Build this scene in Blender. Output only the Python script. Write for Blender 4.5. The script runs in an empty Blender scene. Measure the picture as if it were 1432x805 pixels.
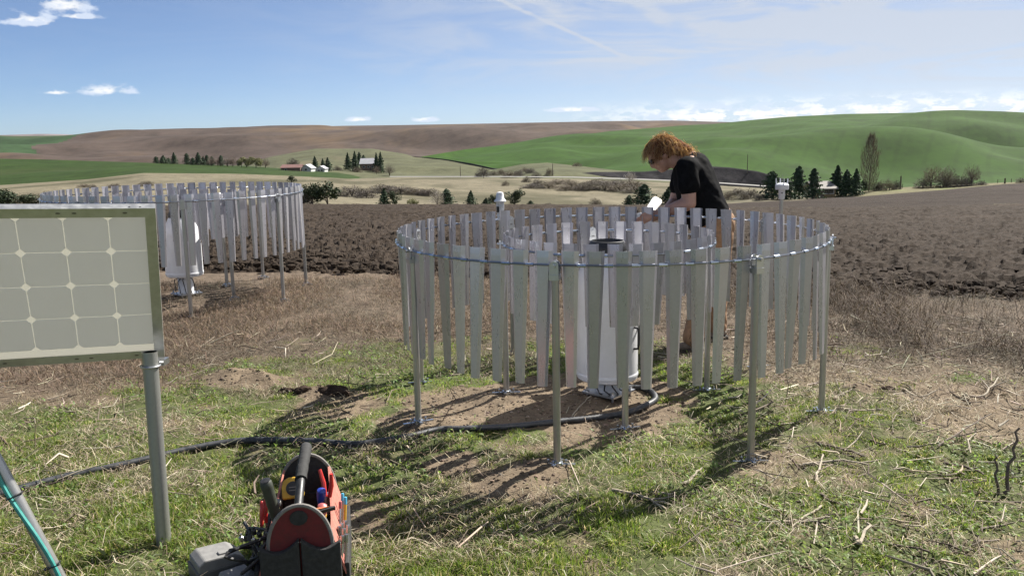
import bpy, bmesh, math, random
import numpy as np
from mathutils import Vector, Matrix

sc = bpy.context.scene
COL = sc.collection
PI = math.pi
# ------------------------------------------------------------------ camera
F, PITCH, ROLL, CH = 1180.0, 0.17497, -0.01874, 1.54      # focal length in photo pixels, tilt, roll, eye height
cam = bpy.data.objects.new('camera', bpy.data.cameras.new('camera'))
COL.objects.link(cam)
cam.data.sensor_width = 36.0
cam.data.lens = 36.0 * F / 1432.0
cam.data.clip_start = 0.05
cam.data.clip_end = 30000
cam.matrix_world = Matrix.Translation((0, 0, CH)) @ Matrix.Rotation(PI / 2 - PITCH, 4, 'X') @ Matrix.Rotation(ROLL, 4, 'Z')
sc.camera = cam

# ------------------------------------------------------------------ sun, sky, exposure
SUN_AZ, SUN_EL = math.radians(42), math.radians(45)       # azimuth measured from +X towards +Y
S = Vector((math.cos(SUN_AZ) * math.cos(SUN_EL), math.sin(SUN_AZ) * math.cos(SUN_EL), math.sin(SUN_EL)))
sun = bpy.data.objects.new('sun', bpy.data.lights.new('sun', 'SUN'))
COL.objects.link(sun)
sun.data.energy = 5.0
sun.data.angle = math.radians(0.53)
sun.data.color = (1.0, 0.95, 0.87)
sun.rotation_euler = S.to_track_quat('Z', 'Y').to_euler()
sun.location = (6, 6, 12)
sc.view_settings.view_transform = 'Standard'
sc.view_settings.look = 'None'
sc.view_settings.gamma = 1.0
sc.view_settings.exposure = 1.32
sc.view_settings.use_curve_mapping = False
sc.cycles.max_bounces = 6
sc.cycles.transparent_max_bounces = 8


def ray(x, y):
    a, b = x - 716.0, y - 402.5
    cr, sr = math.cos(ROLL), math.sin(ROLL)
    xx, yy = a * cr + b * sr, -a * sr + b * cr
    c, s = math.cos(PITCH), math.sin(PITCH)
    u = -yy / F
    return (xx / F, c + u * s, -s + u * c)


def at(x, y, Y):                                          # point at distance Y whose direction is that of a photo pixel
    v = ray(x, y)
    k = Y / v[1]
    return Vector((v[0] * k, Y, CH + v[2] * k))


def gnd(x, y, z=0.0):
    v = ray(x, y)
    k = (z - CH) / v[2]
    return Vector((v[0] * k, v[1] * k, z))


def azel(x, y):
    v = Vector(ray(x, y)).normalized()
    return math.atan2(v.x, v.y), math.asin(v.z)


class NT:
    """tiny node helper"""
    def __init__(s, tree):
        s.t = tree; s.n = tree.nodes; s.l = tree.links

    def node(s, typ, **kw):
        n = s.n.new(typ)
        for k, v in kw.items():
            if k.startswith('i_'):
                k2 = k[2:]
                n.inputs[int(k2) if k2.isdigit() else k2.replace('_', ' ')].default_value = v
            else:
                setattr(n, k, v)
        return n

    def put(s, sock, v):
        if isinstance(v, bpy.types.NodeSocket):
            s.l.new(v, sock)
        else:
            sock.default_value = v

    def m(s, op, a, b=None, c=None, clamp=False):
        n = s.n.new('ShaderNodeMath'); n.operation = op; n.use_clamp = clamp
        s.put(n.inputs[0], a)
        if b is not None: s.put(n.inputs[1], b)
        if c is not None: s.put(n.inputs[2], c)
        return n.outputs[0]

    def ramp(s, v, lo, hi, a=0.0, b=1.0):
        n = s.n.new('ShaderNodeMapRange'); n.interpolation_type = 'SMOOTHSTEP'
        s.put(n.inputs['Value'], v)
        n.inputs['From Min'].default_value = lo; n.inputs['From Max'].default_value = hi
        n.inputs['To Min'].default_value = a; n.inputs['To Max'].default_value = b
        return n.outputs[0]

    def noise(s, vec, scale, detail=4.0, rough=0.55, dist=0.0):
        n = s.n.new('ShaderNodeTexNoise')
        if vec is not None: s.l.new(vec, n.inputs['Vector'])
        n.inputs['Scale'].default_value = scale; n.inputs['Detail'].default_value = detail
        n.inputs['Roughness'].default_value = rough; n.inputs['Distortion'].default_value = dist
        return n.outputs['Fac']

    def mapping(s, vec, sc_=(1, 1, 1), rot=(0, 0, 0), loc=(0, 0, 0)):
        n = s.n.new('ShaderNodeMapping'); s.l.new(vec, n.inputs['Vector'])
        n.inputs['Scale'].default_value = sc_; n.inputs['Rotation'].default_value = rot; n.inputs['Location'].default_value = loc
        return n.outputs[0]

    def mix(s, fac, a, b, typ='MIX'):
        n = s.n.new('ShaderNodeMix'); n.data_type = 'RGBA'; n.blend_type = typ
        s.put(n.inputs['Factor'], fac); 
        for sock, v in ((n.inputs[6], a), (n.inputs[7], b)):
            if isinstance(v, (tuple, list)) and len(v) == 3: v = (*v, 1)
            s.put(sock, v)
        return n.outputs[2]


# world: Nishita sky with procedural cirrus, contrails and small cumulus
w = bpy.data.worlds.new('World'); sc.world = w; w.use_nodes = True
w.cycles.sampling_method = 'MANUAL'; w.cycles.sample_map_resolution = 512
T = NT(w.node_tree); T.n.clear()
out = T.n.new('ShaderNodeOutputWorld')
sky = T.n.new('ShaderNodeTexSky'); sky.sky_type = 'NISHITA'; sky.sun_disc = False
sky.sun_elevation = SUN_EL; sky.sun_rotation = PI / 2 - SUN_AZ
sky.altitude = 800; sky.air_density = 0.62; sky.dust_density = 0.5; sky.ozone_density = 6.0
bg = T.n.new('ShaderNodeBackground'); T.l.new(sky.outputs[0], bg.inputs[0]); bg.inputs[1].default_value = 0.0475
tc = T.n.new('ShaderNodeTexCoord')
sep = T.n.new('ShaderNodeSeparateXYZ'); T.l.new(tc.outputs['Generated'], sep.inputs[0])
AZ = T.m('ARCTAN2', sep.outputs[0], sep.outputs[1])
EL = T.m('ARCSINE', sep.outputs[2])
cmb = T.n.new('ShaderNodeCombineXYZ'); T.l.new(AZ, cmb.inputs[0]); T.l.new(EL, cmb.inputs[1])
AE = cmb.outputs[0]
nz1 = T.noise(T.mapping(AE, (2.6, 15.0, 1), (0, 0, 0.10)), 1.8, 8, 0.66, 1.4)
cirrus = T.m('MULTIPLY', T.ramp(nz1, 0.36, 0.68), T.ramp(AZ, -0.36, 0.35, 0.05, 0.70))
cirrus = T.m('MULTIPLY', cirrus, T.ramp(EL, 0.02, 0.10))
veil = T.ramp(AZ, -0.50, 0.60, 0.08, 0.62)
warp = T.m('MULTIPLY', T.m('SUBTRACT', T.noise(AE, 14.0, 4), 0.5), 0.02)


def streak(p0, p1, wid, strength, fade=0.25):
    a0, e0 = azel(*p0); a1, e1 = azel(*p1)
    dx, dy = a1 - a0, e1 - e0; L = math.hypot(dx, dy); dx /= L; dy /= L
    ax = T.m('SUBTRACT', AZ, a0); ey = T.m('ADD', T.m('SUBTRACT', EL, e0), T.m('MULTIPLY', warp, wid * 60))
    along = T.m('ADD', T.m('MULTIPLY', ax, dx), T.m('MULTIPLY', ey, dy))
    perp = T.m('ABSOLUTE', T.m('SUBTRACT', T.m('MULTIPLY', ax, dy), T.m('MULTIPLY', ey, dx)))
    mk = T.ramp(perp, 0.0, wid, 1.0, 0.0)
    mk = T.m('MULTIPLY', mk, T.ramp(along, 0.0, fade * L))
    mk = T.m('MULTIPLY', mk, T.ramp(along, L * (1 - fade), L, 1.0, 0.0))
    return T.m('MULTIPLY', mk, strength)


nfine = T.ramp(T.noise(T.mapping(AE, (20, 60, 1)), 2.0, 5), 0.3, 0.7, 0.35, 1.0)
st = [streak((520, -85), (915, 97), 0.0032, 0.62, 0.12), streak((560, -50), (860, 45), 0.016, 0.30, 0.3),
      streak((840, -40), (950, 45), 0.012, 0.60, 0.3), streak((915, 28), (1230, 62), 0.010, 0.60, 0.25),
      streak((700, 92), (1050, 70), 0.005, 0.25, 0.3)]
acc = T.m('ADD', cirrus, veil)
for s_ in st:
    acc = T.m('ADD', acc, T.m('MULTIPLY', s_, nfine))
# cumulus: bumpy noise gated by soft ellipses at chosen directions, and a thin belt over the hills
cn = T.noise(T.mapping(AE, (1.0, 1.9, 1)), 42.0, 6, 0.58)


def puff(px, py, rx, ry):
    a0, e0 = azel(px, py)
    ax = T.m('DIVIDE', T.m('SUBTRACT', AZ, a0), rx / F); ey = T.m('DIVIDE', T.m('SUBTRACT', EL, e0), ry / F)
    up = T.m('MAXIMUM', ey, T.m('MULTIPLY', ey, -1.9))
    d = T.m('SQRT', T.m('ADD', T.m('MULTIPLY', ax, ax), T.m('MULTIPLY', up, up)))
    d = T.m('ADD', d, T.m('MULTIPLY', T.m('SUBTRACT', cn, 0.5), 3.4))
    return T.ramp(d, 0.35, 1.05, 1.0, 0.0)


cum = None
for q in ((90, 8, 34, 17), (43, 30, 32, 10), (112, 24, 24, 5), (148, 128, 34, 9), (80, 130, 18, 5), (595, 168, 22, 5), (500, 168, 18, 5), (800, 154, 44, 5)):
    p_ = puff(*q)
    cum = p_ if cum is None else T.m('MAXIMUM', cum, p_)
a_b0, _ = azel(740, 150); a_b1, _ = azel(1020, 150); _, e_b0 = azel(1100, 171); _, e_b1 = azel(1100, 141)
belt = T.m('MULTIPLY', T.ramp(EL, e_b0 - 0.014, e_b0 - 0.001), T.ramp(EL, e_b0 + 0.008, e_b1 + 0.010, 1.0, 0.0))
belt = T.m('MULTIPLY', belt, T.ramp(AZ, a_b0, a_b1))
bn = T.noise(T.mapping(AE, (1.0, 2.6, 1), loc=(3.1, 0.4, 0)), 38.0, 7, 0.62)
cum = T.m('MAXIMUM', cum, T.m('MULTIPLY', T.ramp(bn, 0.42, 0.51), belt))
acc = T.m('MINIMUM', acc, 0.86)
bgc = T.n.new('ShaderNodeBackground'); bgc.inputs[0].default_value = (0.65, 0.695, 0.77, 1); bgc.inputs[1].default_value = 0.40
bgk = T.n.new('ShaderNodeBackground'); bgk.inputs[1].default_value = 0.45
T.l.new(T.mix(T.ramp(cn, 0.42, 0.58), (0.66, 0.74, 0.88), (1.0, 0.99, 0.97)), bgk.inputs[0])
mx = T.n.new('ShaderNodeMixShader'); T.l.new(acc, mx.inputs[0]); T.l.new(bg.outputs[0], mx.inputs[1]); T.l.new(bgc.outputs[0], mx.inputs[2])
mx2 = T.n.new('ShaderNodeMixShader'); T.l.new(T.m('MULTIPLY', cum, 0.9), mx2.inputs[0]); T.l.new(mx.outputs[0], mx2.inputs[1]); T.l.new(bgk.outputs[0], mx2.inputs[2])
T.l.new(mx2.outputs[0], out.inputs[0])

# ------------------------------------------------------------------ numeric helpers
rs = np.random.default_rng(7)


def _h(ix, iy, seed):
    h = (ix.astype(np.int64) * 374761393 + iy.astype(np.int64) * 668265263 + seed * 974634777) & 0xFFFFFFFF
    h = ((h ^ (h >> 13)) * 1274126177) & 0xFFFFFFFF
    h = (h ^ (h >> 16)) & 0xFFFFFFFF
    h = (h * 2246822519) & 0xFFFFFFFF
    return ((h ^ (h >> 15)) & 0xFFFFFF) / float(0xFFFFFF)


def vn(x, y, seed=0):
    ix, iy = np.floor(x), np.floor(y)
    fx, fy = x - ix, y - iy
    fx, fy = fx * fx * (3 - 2 * fx), fy * fy * (3 - 2 * fy)
    a, b = _h(ix, iy, seed), _h(ix + 1, iy, seed)
    c, d = _h(ix, iy + 1, seed), _h(ix + 1, iy + 1, seed)
    return (a * (1 - fx) + b * fx) * (1 - fy) + (c * (1 - fx) + d * fx) * fy


def fbm(x, y, seed=0, oct=4, g=0.5):
    v, a, t = 0.0, 1.0, 0.0
    for i in range(oct):
        v = v + a * vn(x * 2 ** i + 17.3 * i, y * 2 ** i - 9.1 * i, seed + i); t += a; a *= g
    return v / t


def clods(x, y, seed=0):                                   # bumps of random height, one for each cell
    ix, iy = np.floor(x), np.floor(y)
    best = np.zeros_like(x)
    for dx in (-1, 0, 1):
        for dy in (-1, 0, 1):
            cx, cy = ix + dx, iy + dy
            px = cx + _h(cx, cy, seed); py = cy + _h(cx, cy, seed + 5)
            r = 0.35 + 0.5 * _h(cx, cy, seed + 9)
            hh = 0.25 + 0.75 * _h(cx, cy, seed + 13)
            d2 = ((x - px) ** 2 + (y - py) ** 2) / (r * r)
            best = np.maximum(best, hh * np.clip(1 - d2, 0, 1) ** 0.32)
    return best


def sstep(v, a, b):
    t = np.clip((v - a) / (b - a), 0, 1)
    return t * t * (3 - 2 * t)


def np_mesh(name, V, Fc, mat, col=None, smooth=True, parent=None):
    me = bpy.data.meshes.new(name)
    V = np.ascontiguousarray(V, dtype=np.float32); Fc = np.ascontiguousarray(Fc, dtype=np.int32)
    k = Fc.shape[1]
    me.vertices.add(len(V)); me.vertices.foreach_set('co', V.ravel())
    me.loops.add(Fc.size); me.loops.foreach_set('vertex_index', Fc.ravel())
    me.polygons.add(len(Fc)); me.polygons.foreach_set('loop_start', np.arange(len(Fc), dtype=np.int32) * k)
    me.polygons.foreach_set('use_smooth', np.full(len(Fc), smooth, dtype=bool))
    if col is not None:
        ca = me.color_attributes.new('tint', 'FLOAT_COLOR', 'POINT')
        c4 = np.ones((len(V), 4), dtype=np.float32); c4[:, :3] = col
        ca.data.foreach_set('color', c4.ravel())
    me.update(); me.validate()
    me.materials.append(mat)
    o = bpy.data.objects.new(name, me); COL.objects.link(o)
    if parent: o.parent = parent
    return o


def grid_faces(nr, nc):
    i = np.arange(nr * nc).reshape(nr, nc)
    return np.stack([i[:-1, :-1], i[:-1, 1:], i[1:, 1:], i[1:, :-1]], -1).reshape(-1, 4)


class MB:
    """collects shapes for one mesh object"""
    def __init__(s): s.v = []; s.f = []

    def add(s, V, Fs):
        b = len(s.v); s.v += [tuple(v) for v in V]; s.f += [tuple(b + i for i in f) for f in Fs]; return s

    def box(s, c, size, rot=None, taper=None):
        hx, hy, hz = size[0] / 2, size[1] / 2, size[2] / 2
        V = []
        for z in (-hz, hz):
            k = taper if (taper and z > 0) else 1.0
            V += [Vector((x * k, y * k, z)) for x, y in ((-hx, -hy), (hx, -hy), (hx, hy), (-hx, hy))]
        if rot is not None: V = [rot @ v for v in V]
        V = [v + Vector(c) for v in V]
        return s.add(V, [(3, 2, 1, 0), (4, 5, 6, 7), (0, 1, 5, 4), (1, 2, 6, 5), (2, 3, 7, 6), (3, 0, 4, 7)])

    def tube(s, P, r, n=8, cap=True, close=False):
        P = [Vector(p) for p in P]
        m = len(P)
        R = r if isinstance(r, (list, tuple)) else [r] * m
        b = len(s.v)
        up = None
        for i, p in enumerate(P):
            if close: t = (P[(i + 1) % m] - P[i - 1]).normalized()
            else: t = (P[min(i + 1, m - 1)] - P[max(i - 1, 0)]).normalized()
            if up is None:
                up = Vector((0, 0, 1)) if abs(t.z) < 0.9 else Vector((1, 0, 0))
            x = t.cross(up); x.normalize(); up2 = x.cross(t); up = up2
            for k in range(n):
                a = 2 * PI * k / n
                s.v.append(tuple(p + (x * math.cos(a) + up2 * math.sin(a)) * R[i]))
        for i in range(m if close else m - 1):
            j = (i + 1) % m
            for k in range(n):
                s.f.append((b + i * n + k, b + i * n + (k + 1) % n, b + j * n + (k + 1) % n, b + j * n + k))
        if cap and not close:
            s.f.append(tuple(b + k for k in reversed(range(n)))); s.f.append(tuple(b + (m - 1) * n + k for k in range(n)))
        return s

    def lathe(s, prof, c=(0, 0, 0), n=24, axis=None):
        b = len(s.v); rot = axis
        for r, z in prof:
            for k in range(n):
                a = 2 * PI * k / n
                v = Vector((r * math.cos(a), r * math.sin(a), z))
                if rot is not None: v = rot @ v
                s.v.append(tuple(v + Vector(c)))
        for i in range(len(prof) - 1):
            for k in range(n):
                s.f.append((b + i * n + k, b + i * n + (k + 1) % n, b + (i + 1) * n + (k + 1) % n, b + (i + 1) * n + k))
        if prof[0][0] > 1e-5: s.f.append(tuple(b + k for k in reversed(range(n))))
        if prof[-1][0] > 1e-5: s.f.append(tuple(b + (len(prof) - 1) * n + k for k in range(n)))
        return s

    def prism(s, poly, mat4, depth):                        # polygon in local XY, extruded along local Z, placed by mat4
        n = len(poly)
        V = [mat4 @ Vector((x, y, 0)) for x, y in poly] + [mat4 @ Vector((x, y, depth)) for x, y in poly]
        Fs = [tuple(reversed(range(n))), tuple(range(n, 2 * n))] + [(i, (i + 1) % n, n + (i + 1) % n, n + i) for i in range(n)]
        return s.add(V, Fs)

    def ball(s, c, r, n=10, m=7, sc_=(1, 1, 1)):
        prof = [(max(r * math.sin(PI * i / m), 1e-6), -r * math.cos(PI * i / m)) for i in range(m + 1)]
        M3 = Matrix.Diagonal(Vector(sc_))
        return s.lathe(prof, c, n, M3)

    def mesh(s, name, mat, smooth=True, angle=40):
        me = bpy.data.meshes.new(name); me.from_pydata(s.v, [], s.f); me.update()
        me.materials.append(mat)
        if smooth:
            me.polygons.foreach_set('use_smooth', [True] * len(me.polygons))
            me.set_sharp_from_angle(angle=math.radians(angle))
        return me

    def build(s, name, mat, parent=None, smooth=True, bevel=0.0, angle=40):
        return link(name, s.mesh(name, mat, smooth, angle), parent, bevel)


def link(name, me, parent=None, bevel=0.0):
    o = bpy.data.objects.new(name, me); COL.objects.link(o)
    if parent: o.parent = parent
    if bevel:
        md = o.modifiers.new('bevel', 'BEVEL'); md.width = bevel; md.segments = 2; md.limit_method = 'ANGLE'
    return o


def thing(name, label, cat, loc=(0, 0, 0), rz=0.0, group=None):
    o = bpy.data.objects.new(name, None); COL.objects.link(o)
    o.empty_display_size = 0.1
    o.location = loc; o.rotation_euler = (0, 0, rz)
    return tag(o, label, cat, group)


def tag(o, label, cat, group=None):
    o['label'] = label; o['category'] = cat
    if group: o['group'] = group
    return o


def kind(o, k, label=None):
    o['kind'] = k
    if label: o['label'] = label
    return o


# ------------------------------------------------------------------ materials
def new_mat(name):
    m = bpy.data.materials.new(name); m.use_nodes = True
    t = NT(m.node_tree)
    return m, t, t.n['Principled BSDF']


def plain(name, c, rough=0.6, metal=0.0, var=0.12, scale=30.0, bump=0.0, spec=0.5):
    m, t, b = new_mat(name)
    tcn = t.n.new('ShaderNodeTexCoord')
    nz = t.noise(tcn.outputs['Object'], scale, 5, 0.6)
    c = tuple(x * 0.84 for x in c)
    lo = tuple(max(x * (1 - var * 1.6), 0) for x in c); hi = tuple(min(x * (1 + var * 1.6), 1) for x in c)
    t.l.new(t.mix(t.ramp(nz, 0.25, 0.75), lo, hi), b.inputs['Base Color'])
    t.l.new(t.ramp(nz, 0.2, 0.8, max(rough - 0.1, 0.05), min(rough + 0.1, 1)), b.inputs['Roughness'])
    b.inputs['Metallic'].default_value = metal
    b.inputs['Specular IOR Level'].default_value = spec
    if bump:
        bp = t.n.new('ShaderNodeBump'); bp.inputs['Strength'].default_value = bump; bp.inputs['Distance'].default_value = 0.003
        t.l.new(nz, bp.inputs['Height']); t.l.new(bp.outputs[0], b.inputs['Normal'])
    return m


def galvanised(name, c=(0.62, 0.62, 0.60), rough=0.42, scale=18.0, metal=0.92, streaks=True):
    m, t, b = new_mat(name)
    tcn = t.n.new('ShaderNodeTexCoord'); oi = t.n.new('ShaderNodeObjectInfo')
    vo = t.n.new('ShaderNodeTexVoronoi'); vo.inputs['Scale'].default_value = scale * 5
    ad = t.n.new('ShaderNodeVectorMath'); ad.operation = 'ADD'
    t.l.new(tcn.outputs['Object'], ad.inputs[0])
    cb = t.n.new('ShaderNodeCombineXYZ'); t.l.new(t.m('MULTIPLY', oi.outputs['Random'], 37.0), cb.inputs[0]); t.l.new(cb.outputs[0], ad.inputs[1])
    t.l.new(ad.outputs[0], vo.inputs['Vector'])
    sp = t.n.new('ShaderNodeSeparateColor'); t.l.new(vo.outputs['Color'], sp.inputs[0])
    nz = t.noise(t.mapping(ad.outputs[0], (1, 1, 0.25)) if streaks else ad.outputs[0], scale, 5, 0.65)
    v = t.m('ADD', t.m('MULTIPLY', sp.outputs[0], 0.05), t.m('ADD', t.m('MULTIPLY', nz, 0.08), t.m('MULTIPLY', oi.outputs['Random'], 0.34)))
    v = t.m('ADD', v, 0.52)
    mul = t.n.new('ShaderNodeMix'); mul.data_type = 'RGBA'; mul.blend_type = 'MULTIPLY'; mul.inputs[0].default_value = 1
    mul.inputs[6].default_value = (*c, 1)
    cc = t.n.new('ShaderNodeCombineColor')
    for i in range(3): t.l.new(v, cc.inputs[i])
    t.l.new(cc.outputs[0], mul.inputs[7]); t.l.new(mul.outputs[2], b.inputs['Base Color'])
    b.inputs['Metallic'].default_value = metal
    t.l.new(t.ramp(nz, 0.2, 0.8, rough - 0.03, rough + 0.05), b.inputs['Roughness'])
    return m


def strand_mat(name, trans=0.35, rough=0.7, gain=1.0):
    m, t, b = new_mat(name)
    a = t.n.new('ShaderNodeAttribute'); a.attribute_name = 'tint'
    c = a.outputs['Color']
    t.l.new(c, b.inputs['Base Color']); b.inputs['Roughness'].default_value = rough
    b.inputs['Specular IOR Level'].default_value = 0.3
    tr = t.n.new('ShaderNodeBsdfTranslucent'); t.l.new(t.mix(1.0, c, (gain, gain * 1.05, gain * 0.7), 'MULTIPLY'), tr.inputs[0])
    mxs = t.n.new('ShaderNodeMixShader'); mxs.inputs[0].default_value = trans
    t.l.new(b.outputs[0], mxs.inputs[1]); t.l.new(tr.outputs[0], mxs.inputs[2])
    t.l.new(mxs.outputs[0], t.n['Material Output'].inputs[0])
    return m


M = {}
M['slat'] = galvanised('galvanised_sheet', (0.60, 0.59, 0.635), 0.28, metal=0.62)
M['post'] = galvanised('galvanised_pipe', (0.50, 0.495, 0.48), 0.32, 26, metal=0.75)
M['zinc'] = galvanised('bright_zinc', (0.66, 0.72, 0.80), 0.20, 40)
M['rod'] = galvanised('steel_rod', (0.36, 0.38, 0.42), 0.30, 40)
M['clamp'] = galvanised('cast_clamp', (0.66, 0.67, 0.68), 0.33, 50)
M['white'] = plain('white_enamel', (0.70, 0.71, 0.74), 0.35, 0, 0.04, 9)
M['whiteplastic'] = plain('white_plastic', (0.76, 0.77, 0.80), 0.45, 0, 0.05, 20)
M['black'] = plain('black_plastic', (0.018, 0.018, 0.02), 0.5, 0, 0.2, 40)
M['rubber'] = plain('black_conduit', (0.035, 0.037, 0.042), 0.48, 0, 0.4, 25)
M['rust'] = plain('rust_stain', (0.16, 0.08, 0.05), 0.8)
M['strand'] = strand_mat('grass_blades', 0.5, 0.5, 1.25)
M['dry'] = strand_mat('dry_stems', 0.15, 0.8, 1.0)
M['hair'] = strand_mat('hair_strands', 0.35, 0.8, 1.3)
M['leaf'] = strand_mat('tree_leaves', 0.12, 0.8)
M['bark'] = plain('bark', (0.11, 0.085, 0.065), 0.9, 0, 0.3, 12)


def soil_nodes(t, vec, base, scale, lo=0.62, hi=1.35):
    n1 = t.noise(vec, scale, 7, 0.65); n2 = t.noise(vec, scale * 7, 4, 0.6)
    v = t.m('ADD', t.m('MULTIPLY', n1, 0.65), t.m('MULTIPLY', n2, 0.35))
    return t.mix(t.ramp(v, 0.3, 0.7), tuple(x * lo for x in base), tuple(x * hi for x in base)), v


def ground_mat():
    m, t, b = new_mat('meadow_ground')
    tcn = t.n.new('ShaderNodeTexCoord'); vec = tcn.outputs['Object']
    a = t.n.new('ShaderNodeAttribute'); a.attribute_name = 'tint'
    sp = t.n.new('ShaderNodeSeparateColor'); t.l.new(a.outputs['Color'], sp.inputs[0])
    soil, v = soil_nodes(t, vec, (0.138, 0.106, 0.073), 9.0)
    thatch, v2 = soil_nodes(t, t.mapping(vec, (1, 2.4, 1), (0, 0, 0.6)), (0.150, 0.118, 0.078), 16.0, 0.45, 1.5)
    green, v3 = soil_nodes(t, vec, (0.066, 0.078, 0.028), 14.0, 0.5, 1.4)
    c = t.mix(t.ramp(t.m('ADD', sp.outputs[1], t.m('MULTIPLY', t.m('SUBTRACT', v2, 0.5), 0.9)), 0.25, 0.75), soil, thatch)
    c = t.mix(t.ramp(t.m('ADD', sp.outputs[0], t.m('MULTIPLY', t.m('SUBTRACT', v3, 0.5), 0.9)), 0.25, 0.75), c, green)
    old, v4 = soil_nodes(t, vec, (0.098, 0.075, 0.055), 12.0, 0.5, 1.5)
    c = t.mix(sp.outputs[2], c, old)
    t.l.new(c, b.inputs['Base Color']); b.inputs['Roughness'].default_value = 0.95; b.inputs['Specular IOR Level'].default_value = 0.15
    bp = t.n.new('ShaderNodeBump'); bp.inputs['Strength'].default_value = 0.9; bp.inputs['Distance'].default_value = 0.02
    t.l.new(v, bp.inputs['Height']); t.l.new(bp.outputs[0], b.inputs['Normal'])
    return m


def field_mat(name, base, scale, bump=1.0, dist=0.05, stripes=None, patch=None, patch_scale=0.01, patch_amt=(0.55, 0.75), tram=None):
    m, t, b = new_mat(name)
    tcn = t.n.new('ShaderNodeTexCoord'); vec = tcn.outputs['Object']
    base = tuple(x * 0.72 for x in base)
    if patch: patch = tuple(x * 0.72 for x in patch)
    c, v = soil_nodes(t, vec, base, scale)
    if patch:
        pv = t.noise(t.mapping(vec, (1, 0.45, 1)), patch_scale, 5, 0.55, 0.6)
        c = t.mix(t.ramp(pv, *patch_amt), c, patch)
    if stripes:
        wv = t.n.new('ShaderNodeTexWave'); wv.inputs['Scale'].default_value = stripes[0]; wv.inputs['Distortion'].default_value = 6.0
        wv.inputs['Detail'].default_value = 3; t.l.new(t.mapping(vec, (1, 1, 0), (0, 0, stripes[1])), wv.inputs['Vector'])
        c = t.mix(t.m('MULTIPLY', wv.outputs['Fac'], stripes[2]), c, tuple(x * 0.6 for x in base))
    if tram:
        wv = t.n.new('ShaderNodeTexWave'); wv.inputs['Scale'].default_value = tram[0]; wv.inputs['Distortion'].default_value = tram[2]; wv.inputs['Detail'].default_value = 1
        wv.inputs['Detail Scale'].default_value = 0.35
        t.l.new(t.mapping(vec, (1, 1, 0), (0, 0, tram[1])), wv.inputs['Vector'])
        c = t.mix(t.m('MULTIPLY', t.ramp(wv.outputs['Fac'], 0.90, 0.99), 0.30), c, tuple(x * 0.55 for x in base))
        fn = t.noise(vec, tram[3], 5, 0.7)
        c = t.mix(t.ramp(fn, 0.35, 0.65, 0.0, 0.35), c, tuple(min(x * 1.5, 1) for x in base))
    t.l.new(c, b.inputs['Base Color']); b.inputs['Roughness'].default_value = 0.95; b.inputs['Specular IOR Level'].default_value = 0.1
    bp = t.n.new('ShaderNodeBump'); bp.inputs['Strength'].default_value = bump; bp.inputs['Distance'].default_value = dist
    t.l.new(v, bp.inputs['Height']); t.l.new(bp.outputs[0], b.inputs['Normal'])
    return m


M['ground'] = ground_mat()
M['plough'] = field_mat('ploughed_soil', (0.045, 0.033, 0.024), 5.0, 0.5, 0.06, patch=(0.064, 0.047, 0.035), patch_scale=0.25)
M['plough_far'] = field_mat('ploughed_soil_far', (0.040, 0.029, 0.022), 0.9, 1.0, 0.25, patch=(0.062, 0.045, 0.034), patch_scale=0.05)
M['valley'] = field_mat('valley_dry_grass', (0.185, 0.163, 0.112), 0.30, 0.8, 0.4, patch=(0.090, 0.084, 0.050), patch_scale=0.030, patch_amt=(0.46, 0.62))
M['scrub'] = field_mat('scrub_slope', (0.125, 0.112, 0.074), 0.25, 0.8, 0.4, patch=(0.066, 0.066, 0.038), patch_scale=0.03, patch_amt=(0.42, 0.6))
M['green_near'] = field_mat('young_wheat', (0.032, 0.058, 0.012), 0.10, 0.3, 0.3, stripes=(0.05, 0.3, 0.25), patch=(0.050, 0.064, 0.022), patch_scale=0.02)
M['green_hill'] = field_mat('winter_wheat', (0.029, 0.070, 0.007), 0.02, 0.3, 0.5, stripes=(0.012, 0.9, 0.20), patch=(0.060, 0.074, 0.030), patch_scale=0.006, patch_amt=(0.60, 0.78), tram=(0.016, 0.5, 3.0, 0.05))
M['pale_slope'] = field_mat('pale_green_slope', (0.100, 0.103, 0.058), 0.05, 0.6, 0.8, patch=(0.15, 0.13, 0.082), patch_scale=0.012)
M['brown_hill'] = field_mat('tilled_hill', (0.083, 0.063, 0.053), 0.010, 0.5, 1.5, patch=(0.150, 0.104, 0.064), patch_scale=0.0040, patch_amt=(0.50, 0.66), stripes=(0.006, 1.2, 0.35), tram=(0.010, 1.0, 4.0, 0.03))
M['far_green'] = field_mat('far_wheat', (0.040, 0.075, 0.032), 0.01, 0.3, 1.0, patch=(0.09, 0.09, 0.05), patch_scale=0.004)
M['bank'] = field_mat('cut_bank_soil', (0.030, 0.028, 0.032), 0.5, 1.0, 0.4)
M['road'] = plain('asphalt', (0.17, 0.165, 0.155), 0.9, 0, 0.1, 0.5)
M['strip'] = field_mat('dry_grass_margin', (0.165, 0.150, 0.085), 1.2, 0.8, 0.1, patch=(0.19, 0.20, 0.09), patch_scale=0.1)
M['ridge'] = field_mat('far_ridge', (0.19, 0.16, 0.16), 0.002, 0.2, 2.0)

# ================================================================== TERRAIN
def ray_np(x, y):
    a, b = x - 716.0, y - 402.5
    cr, sr = math.cos(ROLL), math.sin(ROLL)
    xx, yy = a * cr + b * sr, -a * sr + b * cr
    c, s = math.cos(PITCH), math.sin(PITCH)
    u = -yy / F
    return xx / F, c + u * s, -s + u * c


def lerp_pts(u, pts):
    p = np.array(pts, float)
    return np.interp(u, p[:, 0], p[:, 1]), np.interp(u, p[:, 0], p[:, 2])


TERR = []


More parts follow.
